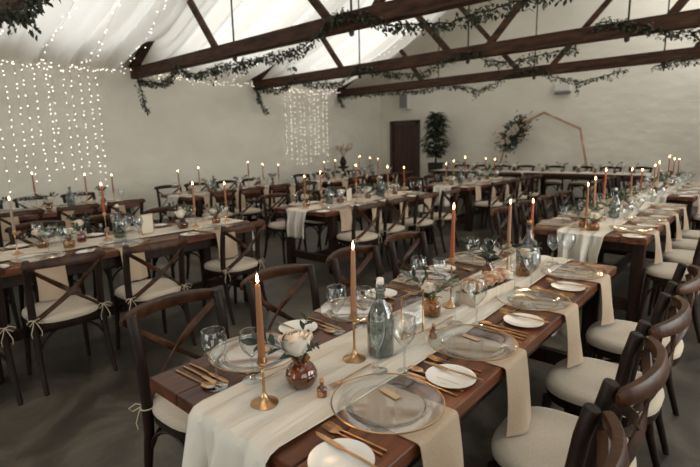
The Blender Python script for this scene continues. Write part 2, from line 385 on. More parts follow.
# ------------------------------------------------------------------ roof trusses
TB = [1.645, 4.707, 7.762, 10.874]; ZB, DB, WB = 2.9, .21, .13
NAMES = ['first', 'second', 'third', 'fourth']
for k, y in enumerate(TB):
    t = empty('roof_truss', (0, y, 0))
    tag(t, ['dark timber roof truss crossing the top corner above the tables', 'dark timber roof truss, second from the camera, ivy winding round its tie beam', 'dark timber roof truss, third from the camera, crossing the middle of the room', 'dark timber roof truss farthest from the camera, before the back wall'][k], 'roof truss', 'dark timber roof trusses')
    b = MB(); b.box(((XW + XR) / 2, 0, ZB + DB / 2), (XR - XW + .06, WB, DB), 0, .012); b.build('tie_beam', M['beam'], t, False)
    for s in (-1, 1):
        def rz(x): return 3.1 + .575 * (5.8 - abs(x - XC))
        b = MB(); x0, x1 = XC + s * 5.86, XC
        b.band([(x0, 0, rz(x0) + .0), (x1, 0, rz(x1))], .2, .1, (0, 0, 1)); b.build('rafter', M['beam'], t, False)
        for xf, zf, dx, dz in ((XC + s * 2.88, 3.08, s * .95, 1.22), (XC + s * .37, 3.08, s * 1.5, 1.63)):
            b = MB(); b.band([(xf, 0, zf), (xf + dx, 0, zf + dz)], .1, .09, (0, 0, 1) if True else 0); b.build('strut', M['beam'], t, False)
    for xr_ in (XC - 2.4, XC, XC + 2.4):
        b = MB(); zt = 3.1 + .575 * (5.8 - abs(xr_ - XC)); b.tube([(xr_, 0, ZB - .07), (xr_, 0, zt)], .014, 8); b.lathe([(.0001, -.035), (.03, -.03), (.036, 0), (.036, .03)], 6, (xr_, 0, ZB - .03)); b.build('tie_rod', M['iron'], t, False)

# ------------------------------------------------------------------ sheer drapes under the roof
def drape_pt(s, tt, y0, y1, side, seed):
    x = XC + side * 5.78 * (1 - s)
    z = 3.06 + (RIDGE - .1 - 3.06) * s - .46 * math.sin(PI * s) ** .9
    z -= .10 * math.sin(PI * tt) * (.4 + s)
    z += .42 * (math.exp(-(tt / .07) ** 2) + math.exp(-((1 - tt) / .07) ** 2)) * math.exp(-((s - .03) / .13) ** 2)
    ph = tt + .035 * math.sin(5 * s + seed) + .02 * math.sin(11 * s + seed * 2)
    fold = .062 * math.sin(2 * PI * 6.3 * ph + seed) + .036 * math.sin(2 * PI * 10.7 * ph + 1.7 * seed) + .012 * math.sin(2 * PI * 19 * ph + 3 * seed)
    z += fold * (.35 + .9 * math.sin(PI * min(1, s * 1.05)) ** .5)
    return Vector((x, y0 + (y1 - y0) * tt, z))
bays = [(-1.42, TB[0]), (TB[0], TB[1]), (TB[1], TB[2]), (TB[2], TB[3])]
for k, (y0, y1) in enumerate(bays):
    for side in (-1, 1):
        if k == 0 and side == 1: continue
        b = MB(); b.grid(lambda u, v: drape_pt(u, v, y0, y1, side, 1.3 * k + side), 46, 90)
        o = b.build('ceiling_drape', M['drape'])
        nm = {(0, -1): 'pleated white sheer ceiling drape over the tables beside the camera', (1, -1): 'pleated white sheer ceiling drape above the left wall lights, first bay on the left', (2, -1): 'pleated white sheer ceiling drape between second and third trusses, left slope',
              (3, -1): 'pleated white sheer ceiling drape between third and fourth trusses, left slope', (1, 1): 'pleated white sheer ceiling drape on the right slope between first and second trusses', (2, 1): 'pleated white sheer ceiling drape on the right slope between second and third trusses', (3, 1): 'pleated white sheer ceiling drape on the right slope before the back wall'}[(k, side)]
        tag(o, nm, 'drape', 'sheer ceiling drapes')

# ------------------------------------------------------------------ fairy lights
bb = MB(); bb.ball((0, 0, 0), .007, 6, 4); BULB = bb.mesh('bulb', M['bulb'])
def strand(name, pts, nb, label, group, jit=.012):
    b = MB(); b.tube(pts, .0018, 4); o = b.build(name, M['wire']); tag(o, label, 'fairy lights', group)
    segs = [(Vector(pts[i]), Vector(pts[i + 1])) for i in range(len(pts) - 1)]; tot = sum((q - p).length for p, q in segs)
    for i in range(nb):
        d = tot * (i + random.uniform(.15, .85)) / nb
        for p, q in segs:
            l = (q - p).length
            if d <= l:
                c = p + (q - p) * (d / l); break
            d -= l
        c = c + Vector((random.uniform(0, jit), random.uniform(-jit, jit), random.uniform(-jit, jit)))
        link('bulb', BULB, o, c)
ORD = ['first', 'second', 'third', 'fourth', 'fifth', 'sixth', 'seventh', 'eighth', 'ninth', 'tenth', 'eleventh', 'twelfth', 'thirteenth', 'fourteenth', 'fifteenth', 'sixteenth', 'seventeenth', 'eighteenth', 'nineteenth', 'twentieth']
NL = 12
for i in range(NL):
    y = 3.97 - i * .15 + random.uniform(-.05, .03); h = random.uniform(.7, 1.15)
    strand('fairy_light_strand', [(XW + .05, y, 3.02), (XW + .045, y + random.uniform(-.02, .02), 2.0), (XW + .045, y + random.uniform(-.03, .03), h)], random.randint(13, 18),
           'fairy light strand on the near left wall, %s from the curtain end at the right' % ORD[i], 'fairy light curtain on the near left wall')
NS = 10
for i in range(NS):
    y = 8.66 + i * .182 + random.uniform(-.03, .03); h = random.uniform(.9, 1.3)
    strand('fairy_light_strand', [(XW + .05, y, 2.98), (XW + .045, y + random.uniform(-.02, .02), 2.0), (XW + .045, y + random.uniform(-.03, .03), h)], random.randint(15, 21),
           'fairy light strand in the far left-wall curtain, %s from its left edge' % ORD[i], 'fairy light curtain on the far left wall')
def on_drape(k, tt, s0, s1, n=16, sd=-1):
    y0, y1 = bays[k]; return [drape_pt(s0 + (s1 - s0) * i / (n - 1), tt, y0, y1, sd, 1.3 * k + sd) - Vector((0, 0, .05)) for i in range(n)]
for j, (k, tt, lab) in enumerate(((1, .2, 'leftmost of four'), (1, .42, 'second of four'), (1, .66, 'third of four'), (1, .86, 'rightmost of four'))):
    strand('fairy_light_strand', on_drape(k, tt, .02, .62), 30, 'fairy light string climbing the near ceiling drape, %s' % lab, 'fairy light strings on the ceiling', .05)
for j, (k, tt, lab) in enumerate(((2, .3, 'left of two'), (2, .75, 'right of two'))):
    strand('fairy_light_strand', on_drape(k, tt, .02, .6), 30, 'fairy light string climbing the drape behind the second truss, %s' % lab, 'fairy light strings on the ceiling', .05)
for j, (k, tt, lab) in enumerate(((3, .3, 'left of two'), (3, .8, 'right of two'))):
    strand('fairy_light_strand', on_drape(k, tt, .02, .8), 34, 'fairy light string climbing the drape behind the third truss, %s' % lab, 'fairy light strings on the ceiling', .05)
for k, tt, lab in ((2, .5, 'second and third'), (3, .5, 'third and fourth')):
    strand('fairy_light_strand', on_drape(k, tt, .3, .98, 16, 1), 34, 'fairy light string on the right ceiling slope between %s trusses' % lab, 'fairy light strings on the ceiling', .05)
for k, lab, n in ((1, 'above the near light curtain', 50), (2, 'between second and third trusses', 60), (3, 'above the far light curtain', 60)):
    y0, y1 = bays[k]
    pts = [(XW + .1 + .05 * math.sin(i * 1.3), y0 + .1 + (y1 - y0 - .2) * i / 20, 3.02 - .05 * math.sin(PI * i / 20) + .03 * math.sin(i * 2.1)) for i in range(21)]
    strand('fairy_light_strand', pts, n, 'fairy light string along the left wall top %s' % lab, 'fairy light strings along the wall top', .06)

# ------------------------------------------------------------------ ivy garlands on the trusses
def garland(name, y, pts, label, dens=190, size=.075, thick=.075, tails=()):
    root = empty(name, (pts[0][0], y, pts[0][1])); tag(root, label, 'garland', 'greenery garlands on the trusses')
    def loc(x, z, yy=None): return Vector((x - pts[0][0], (yy if yy is not None else 0), z - pts[0][1]))
    P = []
    for (x0, z0), (x1, z1) in zip(pts[:-1], pts[1:]):
        n = max(2, int(math.hypot(x1 - x0, z1 - z0) / .05))
        for i in range(n): u = i / n; P.append(loc(x0 + (x1 - x0) * u, z0 + (z1 - z0) * u, random.uniform(-.03, .03)))
    b = MB(); b.tube(P, .008, 5); b.build('vine', M['tableleg'], root)
    b = MB(); L = len(P) * .05
    runs = [(P, int(L * dens * 1.35))]
    for (x, z, ln) in tails:
        q = [loc(x, z)]; st = b
        for i in range(8): q.append(q[-1] + Vector((random.uniform(-.03, .03), random.uniform(-.02, .02), -ln / 8)))
        runs.append((q, int(ln * dens * .6)))
    for path, n in runs:
        for i in range(n):
            k = random.random() * (len(path) - 1); j = int(k); c = path[j].lerp(path[min(j + 1, len(path) - 1)], k - j)
            cl = .65 + .40 * math.sin(k * .37 + y) * math.sin(k * .151 + 1)
            r = thick * random.random() ** .6 * (.35 + cl); a = random.uniform(0, 2 * PI)
            c = c + Vector((random.uniform(-.02, .02), r * math.cos(a) * .8, r * math.sin(a) - .02))
            d = Vector((random.uniform(-1, 1), random.uniform(-.8, .8), random.uniform(-1.1, .4)))
            b.leaf(c, d, (random.uniform(-.5, .5), random.uniform(-1, .2), 1), size * random.uniform(.6, 1.25), size * .52)
    tag(b.build('foliage', M['ivy'], root), kind='stuff')
    return root
G1 = [(-9.18, 2.22), (-9.35, 2.55), (-9.37, 2.84), (-8.95, 2.76), (-8.58, 2.7), (-8.21, 2.75), (-7.97, 2.93), (-7.69, 2.8), (-7.39, 2.72), (-6.79, 2.77), (-6.14, 2.75), (-5.61, 2.77), (-5.01, 2.76), (-4.78, 2.79), (-4.51, 2.87), (-4.4, 2.98), (-4.21, 3.06), (-4.01, 3.09), (-3.77, 3.03), (-3.55, 2.95), (-3.37, 2.83), (-3.01, 2.79), (-2.59, 2.73), (-2.36, 2.77), (-2.11, 2.77), (-1.94, 2.8), (-1.2, 2.8)]
G2 = [(-9.29, 2.35), (-9.57, 2.66), (-9.62, 2.92), (-9.28, 2.87), (-8.7, 2.82), (-8.21, 2.99), (-7.73, 2.84), (-6.84, 2.78), (-6.38, 3.06), (-5.7, 2.87), (-5.44, 2.81), (-4.84, 2.75), (-4.42, 2.9), (-3.98, 2.99), (-3.71, 2.97), (-3.6, 2.82), (-3.19, 2.75), (-2.81, 2.79), (-2.46, 2.82), (-2.17, 2.85)]
G2b = [(-2.0, 3.12), (-1.84, 3.12), (-1.43, 3.02), (-1.13, 2.87), (-.76, 2.82), (-.3, 2.8)]
G3 = [(-9.54, 2.63), (-9.73, 2.93), (-8.88, 2.91), (-8.13, 2.91), (-6.91, 2.83), (-6.29, 2.9), (-5.74, 2.85), (-5.29, 2.69), (-4.87, 2.81), (-4.48, 2.99), (-4.08, 3.05), (-3.8, 3.0), (-3.56, 2.83), (-3.01, 2.68), (-2.52, 2.76), (-2.11, 2.83)]
G3b = [(-1.75, 2.83), (-1.33, 2.88), (-1.03, 2.86), (-.5, 2.84)]
garland('hanging_ivy_garland', TB[0] - .1, [(-5.7, 2.86), (-5.45, 2.82), (-5.25, 2.76), (-5.1, 2.74), (-4.9, 2.8), (-4.7, 2.84), (-4.3, 2.87), (-3.9, 2.85)], 'ivy garland hanging from the truss in the top left corner', 170, .07, .085, [(-5.1, 2.74, .13), (-5.65, 2.86, .14)])
garland('hanging_ivy_garland', TB[1] - .1, G1, 'ivy garland wound round the second truss, longest in view', 200, .06, .075, [(-5.02, 2.8, .28), (-6.9, 2.8, .25), (-6.1, 2.8, .2)])
garland('hanging_ivy_garland', TB[2] - .1, G2, 'ivy garland looped under the third truss with a tail at the left wall', 180, .06, .07, [(-9.6, 2.85, .3), (-2.9, 2.8, .15)])
garland('hanging_ivy_garland', TB[2] - .1, G2b, 'short ivy garland at the right end of the third truss', 200, .06, .08)
garland('hanging_ivy_garland', TB[3] - .1, G3, 'ivy garland sagging in loops below the farthest truss', 170, .06, .07, [(-3.05, 2.75, .32), (-5.35, 2.75, .2), (-9.6, 2.85, .25)])
garland('hanging_ivy_garland', TB[3] - .1, G3b, 'short ivy garland at the right end of the farthest truss', 180, .06, .07)

# ------------------------------------------------------------------ chair prototype (faces +Y)
def make_chair():
    r = empty('crossback_chair')
    for s in (-1, 1):
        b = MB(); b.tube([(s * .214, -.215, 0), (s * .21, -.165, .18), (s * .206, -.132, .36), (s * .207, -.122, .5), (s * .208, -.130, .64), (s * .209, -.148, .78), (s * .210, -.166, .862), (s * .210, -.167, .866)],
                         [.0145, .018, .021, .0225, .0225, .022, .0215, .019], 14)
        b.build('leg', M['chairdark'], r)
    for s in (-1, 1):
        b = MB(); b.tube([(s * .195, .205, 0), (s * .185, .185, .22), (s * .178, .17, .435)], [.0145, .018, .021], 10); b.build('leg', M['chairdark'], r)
    b = MB(); n = 25; pts = []; w = []; th = []
    for i in range(n):
        u = -1 + 2 * i / (n - 1); e = 1 - abs(u)
        pts.append((u * .243, -.190 - .072 * (1 - abs(u) ** 2.2), .838 + .012 * (1 - u * u)))
        q = min(1, (e / .05)) ** .5 if e < .05 else 1
        w.append((.042 + .016 * (1 - u * u)) * (.55 + .45 * q)); th.append(.03 * (.5 + .5 * q))
    b.band(pts, w, th, (0, .22, 1)); b.build('top_rail', M['chair'], r)
    for s in (-1, 1):
        b = MB(); pts = []
        for i in range(11):
            u = i / 10; bow = math.sin(PI * u)
            pts.append((s * (.209 - .407 * u), -.190 + .047 * u - .055 * bow - (.006 if s > 0 else -.006), .814 - .337 * u))
        b.band(pts, .032, .0115, (s, 0, 1.1)); b.build('cross_brace', M['chair'], r)
        bolt = MB(); bolt.ball((s * .211, -.206, .814), .007, 8, 5); bolt.build('bolt', M['iron'], r)
    # seat frame: rounded trapezoid
    def outline(k, sc=1.0):
        a = 2 * PI * k / 40; c, s_ = math.cos(a), math.sin(a); p = .72
        x = math.copysign(abs(c) ** p, c) * (.212 + .016 * s_) * sc; y = math.copysign(abs(s_) ** p, s_) * .218 * sc - .002
        return x, y
    def slab(prof, name, mat, par):
        b = MB(); vs = []; nn = 40
        for sc, z in prof: vs += [(*outline(k, sc), z) for k in range(nn)]
        fs = [(i * nn + k, i * nn + (k + 1) % nn, (i + 1) * nn + (k + 1) % nn, (i + 1) * nn + k) for i in range(len(prof) - 1) for k in range(nn)]
        fs += [tuple(range(nn - 1, -1, -1)), tuple((len(prof) - 1) * nn + k for k in range(nn))]
        b.add(vs, fs); return b.build(name, mat, par)
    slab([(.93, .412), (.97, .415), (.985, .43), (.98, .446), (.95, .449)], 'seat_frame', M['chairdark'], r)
    cu = slab([(.95, .450), (1.0, .456), (1.01, .472), (.995, .486), (.95, .495), (.8, .501), (.4, .503)], 'seat_cushion', M['cushion'], r)
    # bent-wood braces under the seat
    b = MB()
    def arc(p, q, h, n=11):
        p, q = Vector(p), Vector(q); out = []
        for i in range(n):
            u = i / (n - 1); e = math.sin(PI * u) ** .6; v = p.lerp(q, u); out.append((v.x, v.y, v.z + h * e))
        return out
    b.tube(arc((-.183, .182, .26), (.183, .182, .26), .15), .009, 6); b.build('leg_brace', M['chairdark'], r)
    for s in (-1, 1):
        b = MB(); b.tube(arc((s * .185, .18, .26), (s * .205, -.145, .26), .15), .009, 6); b.build('leg_brace', M['chairdark'], r)
    b = MB(); b.tube(arc((-.205, -.145, .26), (.205, -.145, .26), .15), .009, 6); b.build('leg_brace', M['chairdark'], r)
    for s in (-1, 1):
        b = MB(); c = Vector((s * .207, -.148, .482))
        b.tube([c + Vector((.028 * math.cos(a), .024 + .027 * math.sin(a), 0)) for a in [2 * PI * i / 10 for i in range(11)]], .0028, 5)
        for q in (-1, 1):
            b.tube([c + Vector(v) for v in ((0, 0, 0), (q * .025, -.02, .012), (q * .05, -.03, -.002), (q * .035, -.03, -.022), (0, -.002, 0))], .0026, 5)
            b.tube([c + Vector(v) for v in ((0, 0, 0), (q * .014, -.02, -.03), (q * .03, -.022, -.075), (q * .026, -.02, -.105))], .0026, 5)
        b.build('cushion_tie', M['cord'], cu)
    return r
CHAIR = Proto(make_chair())

# ------------------------------------------------------------------ table prototype: long side along Y, front at y=0
TW, TL = .905, 2.5
def make_table(L, name='farmhouse_table'):
    r = empty(name); b = MB(); n = 5; w = TW / n
    for i in range(n): b.box((-TW / 2 + w * (i + .5), L / 2, .7375), (w - .003, L, .045), 0, .003)
    b.build('tabletop', M['table'], r, False)
    for sx in (-1, 1):
        for yy in (.19, L - .19):
            b = MB(); b.box((sx * (TW / 2 - .075), yy, .3575), (.09, .09, .715), 0, .005); b.build('leg', M['tableleg'], r, False)
    for yy in (.19, L - .19):
        b = MB(); b.box((0, yy, .16), (TW - .24, .06, .09), 0, .004); b.build('end_stretcher', M['tableleg'], r, False)
        b = MB(); b.box((0, yy, .665), (TW - .24, .05, .1), 0, .004); b.build('apron', M['tableleg'], r, False)
    b = MB(); b.box((0, L / 2, .16), (.06, L - .44, .08), 0, .004); b.build('long_stretcher', M['tableleg'], r, False)
    for sx in (-1, 1):
        b = MB(); b.box((sx * (TW / 2 - .075), L / 2, .67), (.04, L - .47, .085), 0, .004); b.build('apron', M['tableleg'], r, False)
    return r
TABLE = Proto(make_table(TL))

# ------------------------------------------------------------------ small tableware prototypes
def lathe_obj(name, prof, mat, seg=24, parent=None, open_top=True):
    b = MB(); b.captop = not open_top; b.lathe(prof, seg); return b.build(name, mat, parent)
def make_charger():
    r = empty('glass_charger')
    b = MB(); b.captop = False
    def wob(a, u): return 0
    b.lathe([(.0001, .0065), (.1, .0065), (.110, .0085), (.12, .0145), (.14, .018), (.165, .0205)], 48)
    b.build('dish', M['charger'], r)
    b = MB(); b.tube([(.166 * math.cos(a), .166 * math.sin(a), .0195) for a in [2 * PI * i / 48 for i in range(49)]], .0026, 6, False); b.build('gold_rim', M['goldrim'], r)
    b = MB(); b.tube([(.1115 * math.cos(a), .1115 * math.sin(a), .008) for a in [2 * PI * i / 48 for i in range(49)]], .0018, 5, False); b.build('beaded_ring', M['glass'], r)
    return r
CHARGER = Proto(make_charger())
def wine_glass(name, h, rb, rr, hb):
    r = empty(name); b = MB(); b.captop = False
    st = h - hb
    prof = [(rb * .48, st + .001)]; prof = []
    for i in range(11):
        u = i / 10
        rad = rb * math.sin(min(1, u * 1.45) * PI / 2) ** .75 if u < .69 else rb + (rr - rb) * ((u - .69) / .31) ** 1.3
        prof.append((max(rad, .004), st + hb * u))
    b.lathe(prof, 22); b.build('bowl', M['glass'], r)
    b = MB(); b.lathe([(.0045, st + .004), (.0036, st - .02), (.0036, .02), (.006, .008), (.018, .0045), (.034, .0022), (.0345, 0), (.0001, 0)], 20); b.build('stem', M['glass'], r)
    b = MB(); b.tube([(rr * math.cos(a), rr * math.sin(a), h) for a in [2 * PI * i / 22 for i in range(23)]], .0015, 4, False); b.build('lip', M['glass'], r)
    return r
GLASS_L = Proto(wine_glass('wine_glass', .195, .042, .036, .108))
GLASS_S = Proto(wine_glass('wine_glass', .170, .0385, .033, .090))
FLUTE = Proto(wine_glass('champagne_flute', .185, .025, .0235, .115))
SIDE = Proto(lathe_obj('side_plate', [(.0001, .002), (.05, .002), (.056, .005), (.082, .0115), (.0825, .0135), (.056, .0085), (.048, .0055), (.0001, .0055)], M['plate'], 36))
def make_fork():
    b = MB(); b.tube([(0, -.1, .0035), (0, -.03, .0042), (0, .035, .0035), (0, .05, .004)], [.0034, .0026, .0022, .003], 6)
    b.band([(0, .048, .004), (0, .06, .003), (0, .072, .0035)], [.0022, .0022, .0018], [.008, .02, .022], (0, 0, 1))
    for i in range(4): x = -.0082 + i * .0055; b.tube([(x, .07, .0038), (x, .09, .0065), (x * .95, .104, .0075)], [.0015, .0014, .0009], 5)
    return b.build('fork', M['gold'])
def make_knife():
    b = MB(); b.tube([(0, -.11, .0035), (0, -.05, .0044), (0, .005, .0035)], [.0034, .0042, .0032], 6)
    b.band([(0, 0, .0032), (0, .02, .003), (.001, .08, .003), (.002, .105, .003), (.005, .115, .003)], [.0022] * 5, [.007, .015, .0165, .012, .003], (0, 0, 1))
    return b.build('knife', M['gold'])
def make_spoon():
    b = MB(); b.tube([(0, -.1, .0035), (0, -.03, .0042), (0, .045, .004), (0, .058, .004)], [.0034, .0026, .0022, .003], 6)
    vs = []; n, m_ = 14, 5
    for j in range(m_):
        t = j / (m_ - 1)
        for k in range(n): a = 2 * PI * k / n; vs.append((.0185 * t * math.cos(a), .083 + .029 * t * math.sin(a), .0016 + .006 * t * t))
    b.add(vs, [(j * n + k, j * n + (k + 1) % n, (j + 1) * n + (k + 1) % n, (j + 1) * n + k) for j in range(m_ - 1) for k in range(n)])
    return b.build('spoon', M['gold'])
FORK, KNIFE, SPOON = Proto(make_fork()), Proto(make_knife()), Proto(make_spoon())
def make_tag():
    b = MB(); b.box((0, 0, .003), (.024, .075, .0012)); return b.build('name_tag', M['kraft'], None, False)
TAG = Proto(make_tag())
def make_napkin(seed, drop):
    """folded linen strip: lies under the charger, bends over the table edge at local x=0 (outward = +x) and hangs"""
    rnd = random.Random(seed); b = MB(); inn = .25; W = rnd.uniform(.18, .2); t = .0045; path = []
    for i in range(9): path.append((-inn + inn * i / 8 - .004, .0015))
    for i in range(1, 5): a = PI / 2 * i / 4; path.append((.002 + .012 * math.sin(a), .0015 - .012 * (1 - math.cos(a))))
    for i in range(1, 13): path.append((.0145 + .010 * math.sin(i / 12 * 2.3) + .008 * (i / 12), -.0105 - drop * i / 12))
    n = len(path); m_ = 9; vs = []
    for layer in (0, 1):
        for i, (x, z) in enumerate(path):
            dx = path[min(i + 1, n - 1)][0] - path[max(i - 1, 0)][0]; dz = path[min(i + 1, n - 1)][1] - path[max(i - 1, 0)][1]; l = math.hypot(dx, dz) or 1
            nx, nz = -dz / l, dx / l; h = max(0, (i - 12) / (n - 13)); wd = W * (1 - .12 * math.sin(h * PI * .5) + .16 * h)
            for j in range(m_):
                v = -1 + 2 * j / (m_ - 1)
                th = t * (1.25 if layer else 0) * (1 - .5 * v ** 6); puff = h * (.034 * (1 - v * v) + .005 * math.sin(v * 5 + seed)) if True else 0
                vs.append((x + nx * th + puff, v * wd / 2 + .006 * h * math.sin(seed), z + nz * th))
    N0 = n * m_; fs = []
    for i in range(n - 1):
        for j in range(m_ - 1):
            a = i * m_ + j; fs.append((a, a + 1, a + m_ + 1, a + m_)); fs.append((N0 + a, N0 + a + m_, N0 + a + m_ + 1, N0 + a + 1))
    for i in range(n - 1):
        for j in (0, m_ - 1): a = i * m_ + j; fs.append((a, a + m_, N0 + a + m_, N0 + a))
    for i in (0, n - 1):
        for j in range(m_ - 1): a = i * m_ + j; fs.append((a, a + 1, N0 + a + 1, N0 + a))
    b.add(vs, fs); return b.build('napkin', M['napkin'])
NAPKINS = [Proto(make_napkin(k, d)) for k, d in ((1, .235), (2, .225), (3, .24))]
def make_candlestick(h):
    r = empty('candlestick'); b = MB()
    b.lathe([(.0001, 0), (.042, 0), (.042, .003), (.036, .006), (.022, .012), (.012, .02), (.0065, .032), (.0042, .05), (.0042, h - .05), (.006, h - .046), (.0042, h - .042), (.0045, h - .034), (.012, h - .028), (.0135, h - .02), (.0125, h), (.0105, h), (.0105, h - .01), (.0001, h - .01)], 22)
    b.build('stand', M['gold'], r)
    b = MB(); b.tube([(.0155 * math.cos(a), .0155 * math.sin(a), h - .018) for a in [2 * PI * i / 20 for i in range(21)]], .002, 6, False); b.build('collar', M['gold'], r)
    return r
STICKS = {h: Proto(make_candlestick(h)) for h in (.15, .18, .235)}
def make_candle(wax, L=.232):
    r = empty('taper_candle')
    b = MB(); b.lathe([(.0001, 0), (.0104, 0), (.0108, .004), (.0112, .02), (.0092, L * .6), (.0078, L - .006), (.0062, L), (.002, L - .001), (.0001, L - .002)], 16); b.build('wax', M[wax], r)
    b = MB(); b.tube([(0, 0, L - .002), (.0005, 0, L + .008)], .0009, 5); b.build('wick', M['wick'], r)
    b = MB(); b.lathe([(.0001, L + .003), (.003, L + .007), (.0042, L + .012), (.0036, L + .018), (.0018, L + .026), (.0001, L + .033)], 10); b.build('flame', M['flame'], r)
    return r
CANDLES = {w: Proto(make_candle('wax_' + w)) for w in ('terracotta', 'tan', 'blush', 'taupe')}

# flowers
def rose_mesh(r, mat, seed, layers=((.22, 3), (.42, 4), (.62, 5), (.82, 6), (1.0, 7))):
    rnd = random.Random(seed); b = MB()
    for li, (k, n) in enumerate(layers):
        for i in range(n):
            a0 = 2 * PI * (i + .37 * li) / n + rnd.uniform(-.15, .15); half = PI / n * 1.45; R = r * k * rnd.uniform(.95, 1.05)
            top = (1.4 - .98 * k) + rnd.uniform(-.1, .1); zc = r * (.55 - .55 * k)
            def fn(u, v):
                w = 2 * v - 1; el = -1.2 + (top + 1.2) * u * (1 - .10 * w * w); a = a0 + w * half * (1 - .3 * u ** 3)
                fl = 1 + .30 * k * max(0, u - .75) / .25 + .05 * (1 - abs(w))
                return (R * math.cos(el) * fl * math.cos(a), R * math.cos(el) * fl * math.sin(a), zc + R * math.sin(el) * 1.02)
            b.grid(fn, 7, 7)
    return b.mesh('bloom', mat)
ROSE_W = rose_mesh(.045, M['petal_white'], 3); ROSE_P = rose_mesh(.028, M['petal_peach'], 5); ROSE_S = rose_mesh(.032, M['petal_white'], 8)
def sprig_mesh(L, n, lw, mat, seed, spread=.6, both=True, curve=.35):
    rnd = random.Random(seed); b = MB(); p = Vector((0, 0, 0)); d = Vector((0, 0, 1)); pts = [p.copy()]
    az = 0
    for i in range(n):
        d = (d + Vector((curve * .22, rnd.uniform(-.08, .08), -.03 * i * curve))).normalized(); p = p + d * (L / n); pts.append(p.copy())
        for s in (-1, 1):
            sd = d.cross(Vector((0, 1, 0))).normalized() if i % 2 else d.cross(Vector((1, 0, 0))).normalized()
            b.leaf(p, d * (1 - spread) + sd * s * spread + Vector((rnd.uniform(-.2, .2), rnd.uniform(-.2, .2), 0)), d + Vector((0, 0, .6)), lw * 2.4 * rnd.uniform(.8, 1.1), lw)
    b.leaf(p, d, (0, 1, .5), lw * 2.6, lw)
    st = MB(); st.tube(pts, .0014, 5)
    return b.mesh('foliage', mat), st.mesh('stem', mat)
def make_sprig(L, n, lw, mat, seed, spread=.6, curve=.35):
    r = empty('leafy_sprig'); f, s = sprig_mesh(L, n, lw, mat, seed, spread, True, curve); link('foliage', f, r); link('stem', s, r); return r
SPRIG = Proto(make_sprig(.16, 8, .017, M['leaf'], 4)); SPRIG_D = Proto(make_sprig(.17, 7, .024, M['leafdark'], 9, .55, .5)); SPRIG_F = Proto(make_sprig(.14, 10, .009, M['leafdark'], 14, .45, .3))
def make_rose(bloom, L, nm):
    r = empty(nm); link('bloom', bloom, r, (0, 0, L)); b = MB(); b.tube([(0, 0, 0), (.003, 0, L * .5), (0, 0, L - .014)], .0022, 6); b.build('stem', M['leaf'], r)
    b = MB(); b.leaf((0, 0, L - .02), (1, .3, .1), (0, 0, 1), .04, .02); b.leaf((0, 0, L - .02), (-.8, .6, .0), (0, 0, 1), .045, .02); b.build('leaf', M['leaf'], r); return r
ROSE = Proto(make_rose(ROSE_W, .125, 'white_rose')); ROSE2 = Proto(make_rose(ROSE_S, .125, 'white_rose')); CREAM = Proto(make_rose(rose_mesh(.029, M['petal_white'], 17), .085, 'cream_rose')); PEACH = Proto(make_rose(ROSE_P, .085, 'peach_rose'))
def ribbed(a, u): return .025 * math.cos(14 * a)
def make_vase_round():
    r = empty('round_vase'); b = MB(); b.captop = False
    b.lathe([(.022, .001), (.036, .004), (.048, .02), (.052, .04), (.047, .06), (.034, .075), (.026, .081), (.027, .09), (.030, .095)], 42, (0, 0, 0), ribbed); b.build('body', M['amber'], r)
    b = MB(); b.lathe([(.0001, .004), (.034, .006), (.045, .022), (.047, .034), (.0001, .034)], 24); b.build('water', M['water'], r); return r
VASE_R = Proto(make_vase_round())
def make_vase_jar():
    r = empty('bud_vase'); b = MB(); b.captop = False
    b.lathe([(.03, .001), (.04, .003), (.042, .01), (.042, .048), (.038, .058), (.026, .066), (.026, .074), (.03, .08)], 28); b.build('body', M['honey'], r)
    b = MB(); b.lathe([(.0001, .004), (.038, .005), (.039, .03), (.0001, .03)], 24); b.build('water', M['water'], r); return r
VASE_J = Proto(make_vase_jar())
def make_vase_brown():
    r = empty('bottle_vase'); b = MB(); b.captop = False
    b.lathe([(.024, .001), (.032, .004), (.034, .012), (.034, .055), (.028, .07), (.015, .085), (.0135, .11), (.017, .115)], 24); b.build('body', M['amber'], r); return r
VASE_B = Proto(make_vase_brown())
def make_favour():
    r = empty('favour_bottle'); b = MB(); b.lathe([(.0001, 0), (.015, 0), (.016, .003), (.016, .026), (.012, .033), (.0065, .037), (.0065, .047), (.008, .049), (.0001, .049)], 16); b.build('body', M['amber'], r)
    b = MB(); b.lathe([(.0001, .047), (.006, .047), (.0068, .058), (.0001, .058)], 12); b.build('cork', M['cork'], r)
    b = MB(); b.lathe([(.0001, .0), (.0095, .0), (.0095, .0015), (.0001, .0015)], 14)
    o = b.build('tag', M['goldrim'], r); o.rotation_euler = (PI / 2, 0, 0); o.location = (0, -.0162, .016); return r
FAVOUR = Proto(make_favour())
def make_bottle(nm='water_bottle'):
    r = empty(nm); b = MB(); b.captop = False
    b.lathe([(.0001, .006), (.04, .004), (.047, .008), (.049, .02), (.049, .13), (.046, .15), (.036, .178), (.022, .2), (.0165, .215), (.0155, .25), (.018, .254), (.018, .268), (.0145, .27)], 28); b.build('body', M['bottleglass'], r)
    b = MB(); b.lathe([(.0001, .008), (.043, .009), (.0455, .02), (.0455, .12), (.0001, .12)], 26); b.build('water', M['water'], r)
    b = MB(); b.lathe([(.0001, .262), (.0105, .262), (.0138, .270), (.0138, .286), (.011, .291), (.0001, .292)], 16); b.build('stopper', M['white'], r)
    b = MB()
    for s in (-1, 1): b.tube([(s * .017, 0, .245), (s * .021, 0, .262), (s * .0185, 0, .285)], .0013, 5)
    b.tube([(.019 * math.cos(a), .019 * math.sin(a), .245) for a in [2 * PI * i / 14 for i in range(15)]], .0013, 5, False); b.build('wire_clip', M['iron'], r); return r
BOTTLE = Proto(make_bottle())
